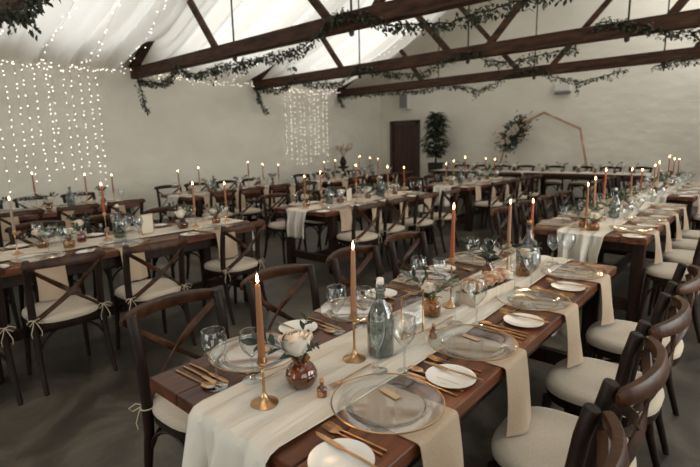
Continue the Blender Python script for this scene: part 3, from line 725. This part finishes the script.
def make_demijohn():
    r = empty('glass_demijohn'); b = MB(); b.captop = False
    b.lathe([(.0001, .008), (.05, .004), (.066, .008), (.070, .025), (.070, .09), (.064, .118), (.045, .150), (.026, .178), (.0165, .205), (.015, .255), (.019, .26), (.019, .275)], 28); b.build('body', M['bottleglass'], r)
    b = MB(); b.lathe([(.0001, .01), (.064, .011), (.066, .03), (.066, .085), (.0001, .085)], 26); b.build('water', M['water'], r)
    b = MB(); b.lathe([(.0001, .262), (.0145, .262), (.016, .285), (.0001, .288)], 14); b.build('stopper', M['cork'], r); return r
DEMI = Proto(make_demijohn())
def make_frame(clear):
    r = empty('table_number_frame'); b = MB(); w, h = .13, .18; q = .005
    for p, s in (((0, 0, q / 2), (q * 2, w, q)), ((0, 0, h - q / 2), (q, w, q)), ((0, -w / 2 + q / 2, h / 2), (q, q, h)), ((0, w / 2 - q / 2, h / 2), (q, q, h))): b.box(p, s)
    b.box((-.03, 0, .003), (.06, .012, .004))
    b.build('frame', M['gold'], r, False)
    b = MB(); b.box((0, 0, h / 2), (.002, w - .012, h - .012)); b.build('pane', M['glass'] if clear else M['card'], r, False)
    return r
FRAME = Proto(make_frame(False)); FRAME_C = Proto(make_frame(True))

# ------------------------------------------------------------------ runner
def make_runner(x0, x1, y0, y1, drop, seed, label, z=.7615):
    rnd = random.Random(seed); b = MB(); L = y1 - y0; tot = L + 2 * drop; R = .014
    ph = [rnd.uniform(0, 6) for _ in range(6)]
    def fn(u, v):
        s = u * tot - drop; x = x0 + (x1 - x0) * v; xx = v * (x1 - x0)
        wr = .0028 * math.sin(xx * 70 + 1.2 * math.sin(s * 3 + ph[0]) + ph[1]) + .0016 * math.sin(xx * 33 + s * 2.2 + ph[2]) + .0009 * math.sin(s * 16 + 5 * math.sin(xx * 9) + ph[3])
        edge = .012 * math.sin(s * 2.6 + ph[4] + 2 * v) * (1 if 0 <= s <= L else .4)
        hang = max(0, -s, s - L); k = min(1, hang / .18)
        fold = k * (.032 * math.sin(xx * 42 + ph[5] + .6 * math.sin(hang * 6)) + .015 * math.sin(xx * 88 + ph[1]))
        if s < 0 or s > L:
            sg = -1 if s < 0 else 1; base = y0 if s < 0 else y1
            a = min(hang / R, PI / 2); dz = R * (1 - math.cos(a)) if hang < R * PI / 2 else R + hang - R * PI / 2
            off = R * math.sin(a) - R * .0
            return (x + edge + k * .010 * math.sin(xx * 60) - (v - .5) * .05 * k, base + sg * (off + .007 + .02 * k + fold), z + .002 - dz + wr * (1 - k))
        return (x + edge, y0 + s, z + .0055 + wr)
    b.grid(fn, 150 if drop > .4 else 90, 46)
    o = b.build('table_runner', M['runner']); md = o.modifiers.new('thickness', 'SOLIDIFY'); md.thickness = .0016; md.offset = 1
    return tag(o, label, 'table runner', 'white muslin table runners')

# ------------------------------------------------------------------ lay out the tables
ZT = .76
TBL = {  # key: centre x, front y, text, chairs L, chairs R
 'A1': (-1.0555, .67, 'nearest table'), 'A2': (-1.0555, 4.15, 'second right-row table'), 'A3': (-1.0555, 7.42, 'third right-row table'),
 'B1': (-4.13, .45, 'front middle-row table'), 'B2': (-4.13, 3.82, 'second middle-row table'), 'B3': (-4.13, 7.25, 'back middle-row table'),
 'C0': (-7.05, .6, 'front wall-row table'), 'C1': (-7.05, 3.85, 'second wall-row table'), 'C2': (-7.05, 7.1, 'back wall-row table')}
OFF = [.33, .92, 1.53, 2.14]
O4 = ['first', 'second', 'third', 'fourth']
fav = 0
for key, (cx, y0, nm) in TBL.items():
    row = key[0]; near = key in ('A1', 'A2')
    TABLE.put((cx, y0, 0), 0, {'A1': 'dark walnut plank table nearest the camera, laid with clear chargers', 'A2': 'dark walnut plank table second in the right row', 'A3': 'dark walnut plank table third in the right row at the picture edge', 'B1': 'dark walnut plank table at the front of the middle row', 'B2': 'dark walnut plank table second in the middle row', 'B3': 'dark walnut plank table at the back of the middle row', 'C0': 'dark walnut plank table at the front of the row along the left wall', 'C1': 'dark walnut plank table second in the row along the left wall', 'C2': 'dark walnut plank table at the back of the row along the left wall'}[key], 'table', 'farmhouse tables')
    if key == 'A1': rx = (-1.208, -.852)
    else: rx = (cx - .20, cx + .16)
    make_runner(rx[0], rx[1], y0, y0 + TL, .56 if key == 'A1' else .34, sum(map(ord, key)), 'white muslin runner down the centre of the %s' % nm)
    for side in (-1, 1):
        sn = 'left' if side < 0 else 'right'
        for i in range(4):
            c = y0 + OFF[i]
            if key == 'A1': c = ([1.0, 1.58, 2.2, 2.8] if side < 0 else [1.03, 1.57, 2.2, 2.81])[i]
            if key == 'B1' and side > 0: c = [.45, 1.02, 1.6, 2.45][i]
            vis_chair = not (key == 'A3' and side > 0 and i > 1)
            jx, jy, jr = random.uniform(-.03, .03), random.uniform(-.03, .03), random.uniform(-.07, .07)
            dist = .64
            if key == 'A1': jx, jy, jr = (0, 0, 0); dist = .595
            if key == 'A1' and side < 0: jr = [.07, -.02, .05, .03][i]; dist = [.645, .64, .64, .66][i]
            if key == 'A1' and side > 0: jr = [.0, .03, -.02, .02][i]; dist = .632; c2 = [1.0, 1.585, 2.15, 2.78][i]
            else: c2 = c
            if key == 'B1' and side > 0: jx = [.0, .0, .06, -.08][i]; jr = [0, 0, 0, .12][i]; jy = 0
            pass
            if vis_chair:
                CHAIR.put((cx + side * (dist + jx), c2 + jy, 0), side * PI / 2 + jr, 'dark crossback chair, %s along the %s side of the %s' % (O4[i], sn, nm), 'chair', 'crossback chairs')
            where = '%s from front, %s of the %s' % (O4[i], sn, nm)
            ex = cx + side * TW / 2
            # napkin, charger
            if True:
                NAPKINS[(i + (side > 0)) % 3].put((ex, c + random.uniform(-.02, .02), ZT + .0005), 0 if side > 0 else PI, 'beige napkin hanging over the table edge, %s' % where, 'napkin', 'beige napkins')
                CHARGER.put((cx + side * .292, c, ZT + .0035), random.uniform(0, 6), 'gold-rimmed clear glass charger, %s' % where, 'charger plate', 'glass chargers')
                TAGV = near
                if TAGV: TAG.put((cx + side * .285 - .02, c + .05, ZT + .0105), 1.15 + random.uniform(-.4, .4), 'small kraft name tag on the charger, %s' % where, 'name tag', 'name tags')
            yl = c - side * .275      # diner's left: +Y on the left side, -Y on the right side
            SIDE.put((cx + side * .355, yl, ZT + .001), 0, 'small white side plate, %s' % where, 'plate', 'white side plates')
            # glasses at the diner's right
            yr = c + side * .2
            if key == 'A1':
                if side < 0:
                    GLASS_L.put((-1.265, c - .22, ZT + .001), 0, 'larger stemmed wine glass by the cutlery, %s' % where, 'wine glass', 'wine glasses')
                    GLASS_S.put((-1.2, c - .125, ZT + .009), 0, 'smaller stemmed wine glass by the runner, %s' % where, 'wine glass', 'wine glasses')
                else:
                    if i == 3: GLASS_S.put((-.93, c + .19, ZT + .009), 0, 'smaller stemmed wine glass on the runner, %s' % where, 'wine glass', 'wine glasses')
                    else: FLUTE.put((-.915, c + .15, ZT + .009), 0, 'slim champagne flute on the runner edge, %s' % where, 'champagne flute', 'champagne flutes')
                    GLASS_L.put((-.85, c + .215, ZT + .001), 0, 'larger stemmed wine glass by the cutlery, %s' % where, 'wine glass', 'wine glasses')
            else:
                GLASS_L.put((cx + side * .20 + random.uniform(-.01, .01), yr, ZT + .001), 0, 'larger stemmed wine glass, %s' % where, 'wine glass', 'wine glasses')
                if row in 'AB': GLASS_S.put((cx + side * .125, yr - side * .085, ZT + .009), 0, 'smaller stemmed wine glass, %s' % where, 'wine glass', 'wine glasses')
            if near or key == 'B1':
                rz = PI / 2 if side > 0 else -PI / 2    # tips point to the runner
                xm = cx + side * .315
                for q, (dy, who) in enumerate(((.173, 'inner'), (.190, 'outer'))):
                    FORK.put((xm, c - side * dy, ZT + .0005), rz + random.uniform(-.05, .05), 'gold fork, %s of two, %s' % (who, where), 'fork', 'gold forks')
                for q, (dy, who) in enumerate(((.185, 'inner'), (.212, 'outer'))):
                    KNIFE.put((xm, c + side * dy, ZT + .0005), rz + random.uniform(-.05, .05), 'gold table knife, %s of two, %s' % (who, where), 'knife', 'gold knives')
                SPOON.put((xm + .0, c + side * .243, ZT + .0005), rz + random.uniform(-.05, .05), 'gold soup spoon, %s' % where, 'spoon', 'gold spoons')
                KNIFE.put((cx + side * .345, yl + side * .03, ZT + .0125), rz + random.uniform(-.1, .1), 'gold butter knife across the side plate, %s' % where, 'knife', 'gold knives')
                if key == 'A1' and not (side > 0 and i == 2):
                    FORK.put((cx + side * .105 - .005, c + (side * .02 if side < 0 else (.06, .10, 0, .0)[i]), ZT + .0135), 0 if side < 0 else PI, 'gold dessert fork above the charger, %s' % where, 'fork', 'gold forks')
                if key == 'A1':
                    if side > 0 and i < 2:
                        FAVOUR.put(((-.945, .94, ZT + .0095), (-.91, 1.535, ZT + .0095))[i], .5, 'tiny corked amber favour bottle by the charger, %s' % where, 'bottle', 'favour bottles')

# candles: five per table
PAT = [(.15, .15, 'tan'), (.53, .18, 'blush'), (1.22, .235, 'terracotta'), (1.92, .18, 'blush'), (2.28, .15, 'terracotta')]
REAL = {'A1': [(-1.055, .805), (-1.035, 1.2), (-1.04, 1.91), (-1.06, 2.61), (-1.055, 2.95)], 'A2': [(None, 4.26), (None, 4.56), (None, 4.9), (None, 6.01), (None, 6.5)], 'A3': [(None, 7.55), (None, 7.82), (None, 8.6), (None, 9.18), (None, 9.8)],
        'B1': [(None, .6), (None, .97), (None, 1.62), (None, 2.45), (None, 2.83)], 'B2': [(None, 3.95), (None, 4.25), (None, 4.93), (None, 5.63), (None, 6.05)], 'B3': [(None, 7.36), (None, 7.65), (None, 8.05), (None, 8.9), (None, 9.35)],
        'C0': [(None, .75), (None, 1.2), (None, 1.94), (None, 2.56), (None, 2.93)], 'C1': [(None, 3.97), (None, 4.34), (None, 5.33), (None, 5.68), (None, 6.05)], 'C2': [(None, 7.33), (None, 7.68), (None, 8.5), (None, 8.88), (None, 9.22)]}
FLAMES = []
def candle(x, y, z, h, wax, where):
    STICKS[h].put((x, y, z), 0, 'slim gold candlestick, %s' % where, 'candlestick', 'gold candlesticks')
    tl = (random.uniform(-.012, .012), random.uniform(0, .03) if y < 3.2 and x > -2 else random.uniform(-.02, .02))
    CANDLES[wax].put((x, y, z + h - .0098), 0, 'lit %s taper candle, %s' % (wax, where), 'candle', 'taper candles', tl)
    FLAMES.append((x, y, z + h + .25))
for key, lst in REAL.items():
    cx, y0, nm = TBL[key]
    for i, ((x, y), (o_, h, wax)) in enumerate(zip(lst, PAT)):
        if key == 'B1': wax = ['taupe', 'taupe', 'terracotta', 'blush', 'tan'][i]
        if key == 'A2': wax = ['tan', 'blush', 'terracotta', 'tan', 'terracotta'][i]
        candle(x if x is not None else cx - .02 + random.uniform(-.02, .02), y, ZT + .009, h, wax, '%s along the %s' % (ORD[i], nm))

# centrepieces
def flower_group(x, y, z, vase, vname, rose, nr, sprigs, where, seed):
    rnd = random.Random(seed); cat, vh = vname
    nice = {'round': 'round amber vase', 'jar': 'honey bud vase', 'bottle': 'dark bottle vase'}[cat]
    vase.put((x, y, z), rnd.uniform(0, 6), {'round': 'round ribbed amber glass vase, %s', 'jar': 'squat honey glass bud vase, %s', 'bottle': 'dark amber bottle vase, %s'}[cat] % where, 'vase', 'amber glass vases')
    for i in range(nr):
        a = rnd.uniform(0, 6.28); t = .22 if nr > 1 else .12
        rose.put((x, y, z + vh - .07), a, 'white rose in the %s, %s' % (nice, where), 'flower', 'white roses in the %s, %s' % (nice, where), (t * math.cos(a * 2.3), t * math.sin(a * 2.3)))
    for i, sp in enumerate(sprigs):
        a = 2 * PI * i / max(1, len(sprigs)) + rnd.uniform(-.3, .3)
        sp.put((x, y, z + vh - .03), a, 'leafy green sprig in the %s, %s' % (nice, where), 'foliage sprig', 'leafy sprigs in the %s, %s' % (nice, where), (rnd.uniform(-.3, .3), rnd.uniform(.1, .4)))
ZR = ZT + .0085
flower_group(-1.045, .95, ZR, VASE_R, ('round', .095), ROSE, 1, [SPRIG_F, SPRIG, SPRIG_D], 'nearest the camera on the nearest table', 3)
flower_group(-1.05, 1.75, ZR, VASE_J, ('jar', .08), ROSE2, 1, [SPRIG, SPRIG, SPRIG_D], 'midway along the nearest table', 11)
flower_group(-1.09, 2.42, ZR, VASE_B, ('bottle', .115), ROSE2, 2, [SPRIG_D, SPRIG_D, SPRIG_D, SPRIG_D], 'far half of the nearest table', 21)
flower_group(-.97, 2.62, ZR, VASE_J, ('jar', .08), ROSE2, 1, [SPRIG], 'by the demijohn on the nearest table', 31)
BOTTLE.put((-.985, 1.29, ZR), .4, 'clear glass water bottle with white stopper on the nearest table', 'bottle', 'water bottles')
DEMI.put((-1.02, 2.82, ZR), 0, 'squat clear glass demijohn at the far end of the nearest table', 'bottle')
FRAME_C.put((-.985, 1.5, ZR), -.15, 'clear glass table number frame with gold edges, nearest table', 'frame', 'table number frames')
# trough of peach roses
tr = empty('flower_trough', (-.97, 2.135, ZR), -.1); tag(tr, 'long whitewashed wooden trough of peach roses on the nearest table', 'planter box')
b = MB()
for s in (-1, 1): b.box((s * .05, 0, .03), (.008, .36, .06)); b.box((0, s * .176, .03), (.1, .008, .06))
b.box((0, 0, .004), (.1, .35, .008)); b.build('box', M['trough'], tr, False)
for i in range(20):
    u = (i + .5) / 20 - .5
    (PEACH if i % 3 else CREAM).put((-.97 + u * .035 + random.uniform(-.025, .025), 2.135 + u * .32, ZR + .008), random.uniform(0, 6), '%s rose in the whitewashed trough, %s from its near end' % ('peach' if i % 3 else 'cream', ORD[i]), 'flower', 'small roses in the trough', (random.uniform(-.25, .25), random.uniform(-.25, .25)))

# the other tables
def centre(key, items):
    cx, y0, nm = TBL[key]
    cnt = {}
    for k, (kind, dy, dx) in enumerate(items):
        kk = 'jar' if kind == 'full' else kind; cnt[kk] = cnt.get(kk, 0) + 1
        x, y = cx - .02 + dx, y0 + dy; where = '%s along the %s' % (ORD[cnt[kk] - 1], nm)
        if kind == 'jar': flower_group(x, y, ZR, VASE_J, ('jar', .08), ROSE2, 2, [SPRIG, SPRIG], where, k + ord(key[1]))
        elif kind == 'round': flower_group(x, y, ZR, VASE_R, ('round', .095), ROSE, 1, [SPRIG, SPRIG_D], where, k + 5)
        elif kind == 'dark': flower_group(x, y, ZR, VASE_B, ('bottle', .115), ROSE2, 1, [SPRIG_D, SPRIG_D], where, k + 9)
        elif kind == 'full': flower_group(x, y, ZR, VASE_J, ('jar', .08), ROSE, 4, [SPRIG, SPRIG, SPRIG_D, SPRIG, SPRIG_D, SPRIG], where, k + 2)
        elif kind == 'bottle': BOTTLE.put((x, y, ZR), 0, 'clear glass water bottle with white stopper, %s' % where, 'bottle', 'water bottles')
        elif kind == 'frame': FRAME.put((x, y, ZR), dx * 3 + .15, 'gold frame holding a white card, %s' % where, 'frame', 'table number frames')
centre('A2', [('jar', .16, .06), ('full', .27, -.05), ('full', .60, -.04), ('bottle', .95, .04), ('full', 1.2, -.02), ('frame', 1.45, .02), ('full', 1.65, .03), ('full', 2.05, 0)])
centre('A3', [('full', .27, .0), ('bottle', .75, -.02), ('full', 1.05, 0), ('full', 1.6, .02), ('full', 2.1, 0)])
centre('B1', [('full', .25, .02), ('jar', .72, -.1), ('jar', .85, .08), ('dark', 1.0, -.08), ('bottle', 1.28, .0), ('frame', 1.52, .02), ('round', 1.85, .05), ('dark', 1.92, -.09), ('jar', 2.22, .04)])
centre('B2', [('jar', .25, -.1), ('bottle', .58, -.02), ('round', .75, .02), ('frame', .95, .0), ('full', 1.35, 0), ('bottle', 1.6, .05), ('bottle', 1.72, -.08), ('jar', 2.0, .0)])
centre('B3', [('full', .3, 0), ('bottle', .6, .02), ('full', 1.0, .0), ('dark', 1.4, 0), ('full', 1.75, 0), ('full', 2.2, 0)])
centre('C0', [('dark', .4, 0), ('full', .9, 0), ('full', 1.45, .1), ('bottle', 1.75, 0), ('dark', 2.15, .05)])
centre('C1', [('jar', .3, .0), ('bottle', .75, .0), ('dark', .62, .06), ('dark', 1.3, 0), ('jar', 1.68, 0), ('dark', 2.05, 0)])
centre('C2', [('dark', .35, 0), ('jar', .8, 0), ('bottle', 1.2, 0), ('dark', 1.6, 0), ('bottle', 1.9, 0)])

# head tables across the back of the room (turned so their length runs along X)
HY = 11.25
for h, (x1, hn) in enumerate(((-4.38, 'left head table'), (-1.78, 'right head table'))):
    TABLE.put((x1, HY + TW / 2, 0), PI / 2, 'dark walnut plank head table by the back wall, %s of two' % ('left' if h == 0 else 'right'), 'table', 'farmhouse tables')
    o = make_runner(-.38, .38, 0, TL, .3, 90 + h, 'white muslin runner along the %s' % hn); o.location = (x1, HY + TW / 2, 0); o.rotation_euler = (0, 0, PI / 2)
    for side in (1,):
        sn = 'room side' if side < 0 else 'wall side'
        for i in range(4):
            xx = x1 - OFF[3 - i] + .0
            CHAIR.put((xx + random.uniform(-.03, .03), HY + TW / 2 + side * .62, 0), (0 if side < 0 else PI) + random.uniform(-.08, .08), 'dark crossback chair, %s from left on the %s of the %s' % (O4[i], sn, hn), 'chair', 'crossback chairs')
            where = '%s from left, %s of the %s' % (O4[i], sn, hn)
            CHARGER.put((xx, HY + TW / 2 + side * .28, ZT + .0035), 0, 'clear glass charger, %s' % where, 'charger plate', 'glass chargers')
            SIDE.put((xx + side * .28, HY + TW / 2 + side * .33, ZT + .001), 0, 'small white side plate, %s' % where, 'plate', 'white side plates')
            GLASS_L.put((xx - side * .2, HY + TW / 2 + side * .2, ZT + .001), 0, 'stemmed wine glass, %s' % where, 'wine glass', 'wine glasses')
    for k, (kind, dx) in enumerate((('full', 2.2), ('dark', 1.75), ('round', 1.4), ('full', 1.05), ('dark', .65), ('round', .3))):
        where = '%s from left along the %s' % (O4[k // 3], hn); x, y = x1 - dx, HY + TW / 2
        if kind == 'full': flower_group(x, y, ZR, VASE_J, ('jar', .08), ROSE2, 2, [SPRIG, SPRIG], where, k + 40)
        elif kind == 'dark': flower_group(x, y, ZR, VASE_B, ('bottle', .115), ROSE2, 1, [SPRIG_D, SPRIG_D], where, k + 40)
        else: flower_group(x, y, ZR, VASE_R, ('round', .095), ROSE, 1, [SPRIG], where, k + 40)

# ------------------------------------------------------------------ things along the walls
ar = empty('heptagon_arch', (-4.36, 12.66, 0)); tag(ar, 'seven-sided pale wooden wedding arch standing before the back wall', 'arch')
b = MB(); R_, zc = 1.15, 1.06; V = [(R_ * math.sin(2 * PI * k / 7), zc + R_ * math.cos(2 * PI * k / 7)) for k in range(7)]
for k in range(7):
    (xa, za), (xb, zb_) = V[k], V[(k + 1) % 7]; d = Vector((xb - xa, 0, zb_ - za)).normalized() * .02
    b.band([(xa - d.x, 0, za - d.z), (xb + d.x, 0, zb_ + d.z)], .055, .06, (-(zb_ - za), 0, xb - xa))
b.build('frame', M['archwood'], ar, False)
for s in (-1, 1):
    b = MB(); b.box((s * .42, 0, .022), (.06, .5, .044)); b.build('foot', M['archwood'], ar, False)
fl = empty('arch_flower_spray', (-5.12, 12.56, 1.7)); fl.scale = (.85, .85, .9); tag(fl, 'spray of dark foliage, cream roses and dried grass on the arch', 'flower arrangement')
rnd = random.Random(5); b = MB(); d_ = MB()
for i in range(620):
    u = rnd.random(); c = Vector((-.17 + .42 * u + rnd.gauss(0, .11), rnd.gauss(-.03, .07), -.30 + .58 * u + rnd.gauss(0, .11)))
    d = c.normalized() + Vector((rnd.uniform(-.7, .7), rnd.uniform(-.8, .3), rnd.uniform(-.7, .7)))
    b.leaf(c, d, (0, -1, .4), rnd.uniform(.08, .16), rnd.uniform(.03, .055))
for i in range(70):
    a = rnd.choice((rnd.uniform(.1, .9), rnd.uniform(3.3, 4.4))); c = Vector((0, 0, 0)) + Vector((rnd.gauss(0, .12), rnd.gauss(-.05, .05), rnd.gauss(0, .18)))
    d_.leaf(c + Vector((.3 * math.cos(a), 0, .3 * math.sin(a))), (math.cos(a) + rnd.uniform(-.3, .3), rnd.uniform(-.3, .1), math.sin(a) + rnd.uniform(-.3, .3)), (0, -1, 0), rnd.uniform(.1, .18), .035)
tag(b.build('foliage', M['leafdark'], fl), kind='stuff'); tag(d_.build('dried_grass', M['dried'], fl), kind='stuff')
ARCHROSE = rose_mesh(.062, M['petal_white'], 41)
for i in range(13):
    u = i / 12; o = link('rose', ARCHROSE, fl, (-.15 + .4 * u + rnd.gauss(0, .07), -.2 + rnd.gauss(0, .02), -.2 + .42 * u + rnd.gauss(0, .08))); o.rotation_euler = (1.3, rnd.uniform(-.4, .4), 0)

tp = empty('potted_tree', (-7.3, 12.3, 0)); tag(tp, 'dark leafy tree in a tall black square planter by the back wall', 'potted plant')
b = MB(); b.lathe([(.17, 0), (.23, .9), (.235, .93), (.2, .93), (.195, .86), (.0001, .86)], 4); pl = b.build('planter', M['black'], tp, False); pl.rotation_euler = (0, 0, PI / 4)
b = MB(); b.tube([(0, 0, .85), (.02, 0, 1.2), (-.01, .02, 1.6), (.02, 0, 2.1)], [.03, .026, .02, .01], 8)
for i in range(9): a = i * 2.4; z = 1.15 + i * .11; b.tube([(0, 0, z), (.12 * math.cos(a), .12 * math.sin(a), z + .1), (.22 * math.cos(a), .2 * math.sin(a), z + .15)], [.01, .007, .004], 5)
b.build('trunk', M['tableleg'], tp)
b = MB(); rnd = random.Random(77)
for i in range(900):
    z = rnd.uniform(1.12, 2.36); u = (z - 1.1) / 1.28; rmax = .37 * (math.sin(PI * min(1, max(0, .12 + u * .86))) ** .55) * (.8 + .3 * math.sin(z * 9 + i % 3)); a = rnd.uniform(0, 6.28); r_ = rmax * rnd.random() ** .45
    c = Vector((r_ * math.cos(a), r_ * math.sin(a) * .85, z)); b.leaf(c, (math.cos(a) + rnd.uniform(-.5, .5), math.sin(a) + rnd.uniform(-.5, .5), rnd.uniform(-.7, .5)), (0, 0, 1), rnd.uniform(.12, .2), rnd.uniform(.06, .095))
tag(b.build('foliage', M['leafdark'], tp), kind='stuff')

# dried flower stand by the left wall
st = empty('flower_pedestal', (-9.3, 10.45, 0)); tag(st, 'dark round pedestal holding dried flowers by the left wall', 'pedestal')
b = MB(); b.lathe([(.18, 0), (.18, .03), (.05, .06), (.045, .8), (.16, .84), (.17, .88), (.0001, .88)], 24); b.build('column', M['beam'], st)
vs = lathe_obj('tall_vase', [(.0001, .002), (.06, .002), (.09, .06), (.1, .13), (.07, .21), (.045, .25), (.055, .28)], M['tableleg'], 24); vs.location = (-9.3, 10.45, .881); tag(vs, 'dark vase on the pedestal by the left wall', 'vase')
df = empty('dried_flower_bunch', (-9.3, 10.45, 1.12)); tag(df, 'bunch of pale dried grasses above the dark vase by the left wall', 'flower arrangement')
b = MB(); rnd = random.Random(12); sb = MB()
for i in range(26):
    a = rnd.uniform(0, 6.28); t = rnd.uniform(.02, .28); L = rnd.uniform(.2, .42); q = Vector((t * math.cos(a), t * math.sin(a), L)); sb.tube([(0, 0, 0), (q.x * .4, q.y * .4, L * .55), q], .003, 4)
    for k in range(5): b.leaf(q - Vector((0, 0, .02 * k)), (math.cos(a + k * 2), math.sin(a + k * 2), .9), (0, 0, 1), .07, .028)
sb.build('stems', M['dried'], df); tag(b.build('flower_heads', M['dried'], df), kind='stuff')

# loudspeaker and floodlight on the back wall
sp = empty('wall_speaker', (-8.72, YB - .13, 2.8)); tag(sp, 'grey box loudspeaker high on the back wall left of the beam', 'loudspeaker')
b = MB(); b.box((0, 0, 0), (.34, .24, .48), 0, .015); b.build('case', M['white'], sp, False)
b = MB(); b.box((0, -.124, 0), (.28, .01, .42), 0, .004); b.build('front_grille', M['grey'], sp, False)
em = empty('wall_mounted_light', (-4.0, YB - .07, 2.76)); tag(em, 'white emergency light box high on the back wall above the arch', 'emergency light')
b = MB(); b.box((0, 0, .06), (.42, .14, .22), 0, .02); b.build('case', M['white'], em, False)
b = MB(); b.box((0, -.01, -.08), (.38, .11, .07), 0, .02); b.build('lens', M['grey'], em, False)

# ------------------------------------------------------------------ light
def area(name, loc, rot, sx, sy, power, col=(1, 1, 1)):
    l = bpy.data.lights.new(name, 'AREA'); l.shape = 'RECTANGLE'; l.size = sx; l.size_y = sy; l.energy = power; l.color = col
    o = bpy.data.objects.new(name, l); COL.objects.link(o); o.location = loc; o.rotation_euler = rot; return o
DAY = (1.0, .985, .955)
for side in (-1, 1):
    for (y0, y1) in (SK if side < 0 else SK + SK5):
        s = 3.8; x = XC + side * s * math.cos(sl); z = RIDGE - s * math.sin(sl) + .25
        o = area('rooflight_daylight', (x, (y0 + y1) / 2, z), (0, side * sl, 0), 4.2, y1 - y0 - .05, 22 if y0 < 0 else 34 if y0 < 3 else 46, DAY)  # added lamp at each roof opening, makes the drapes glow from behind
for (u0, u1, z0, z1) in RW: area('window_daylight', (XR + .35, (u0 + u1) / 2, (z0 + z1) / 2), (0, PI / 2, 0), z1 - z0, u1 - u0, 35 if u0 < 1 else 120, DAY)  # added lamps behind the unseen right-wall openings
for (u0, u1, z0, z1) in FW: area('window_daylight', ((u0 + u1) / 2, YF - .35, (z0 + z1) / 2), (PI / 2, 0, 0), u1 - u0, z1 - z0, 62, DAY)  # added lamps behind the camera, outside the made-up openings
for (x, y, z) in FLAMES:
    if y > 7 or x < -5: continue
    l = bpy.data.lights.new('candle_light', 'POINT'); l.energy = .7; l.color = (1, .58, .25); l.shadow_soft_size = .012
    o = bpy.data.objects.new('candle_light', l); COL.objects.link(o); o.location = (x, y, z + .025)
w = bpy.data.worlds.new('World'); scn.world = w; w.use_nodes = True
bg = w.node_tree.nodes['Background']; bg.inputs[0].default_value = (.9, .95, 1, 1); bg.inputs[1].default_value = .5

# ------------------------------------------------------------------ camera
cam = bpy.data.cameras.new('camera'); co = bpy.data.objects.new('camera', cam); COL.objects.link(co)
f, yaw, pitch, roll = 472.0, .716, .188, -.021
fw = Vector((-math.sin(yaw) * math.cos(pitch), math.cos(yaw) * math.cos(pitch), -math.sin(pitch)))
rt = Vector((math.cos(yaw), math.sin(yaw), 0)); up = rt.cross(fw)
c_, s_ = math.cos(roll), math.sin(roll); r2 = rt * c_ + up * s_; u2 = up * c_ - rt * s_
mat = Matrix((r2, u2, -fw)).transposed().to_4x4(); mat.translation = Vector((0, 0, 1.53)); co.matrix_world = mat
cam.sensor_width = 36; cam.lens = 36 * f / 700; cam.clip_start = .05; cam.clip_end = 100
cam.dof.use_dof = True; cam.dof.focus_distance = 1.75; cam.dof.aperture_fstop = 3.4
scn.camera = co
scn.view_settings.view_transform = 'Standard'; scn.view_settings.look = 'None'; scn.view_settings.gamma = 1; scn.view_settings.use_curve_mapping = False
scn.view_settings.exposure = 0.55
scn.cycles.use_denoising = True; scn.cycles.use_adaptive_sampling = False
scn.cycles.max_bounces = 10; scn.cycles.transparent_max_bounces = 24; scn.cycles.diffuse_bounces = 5
scn.cycles.sample_clamp_indirect = 4.0
scn.cycles.caustics_reflective = False; scn.cycles.caustics_refractive = False
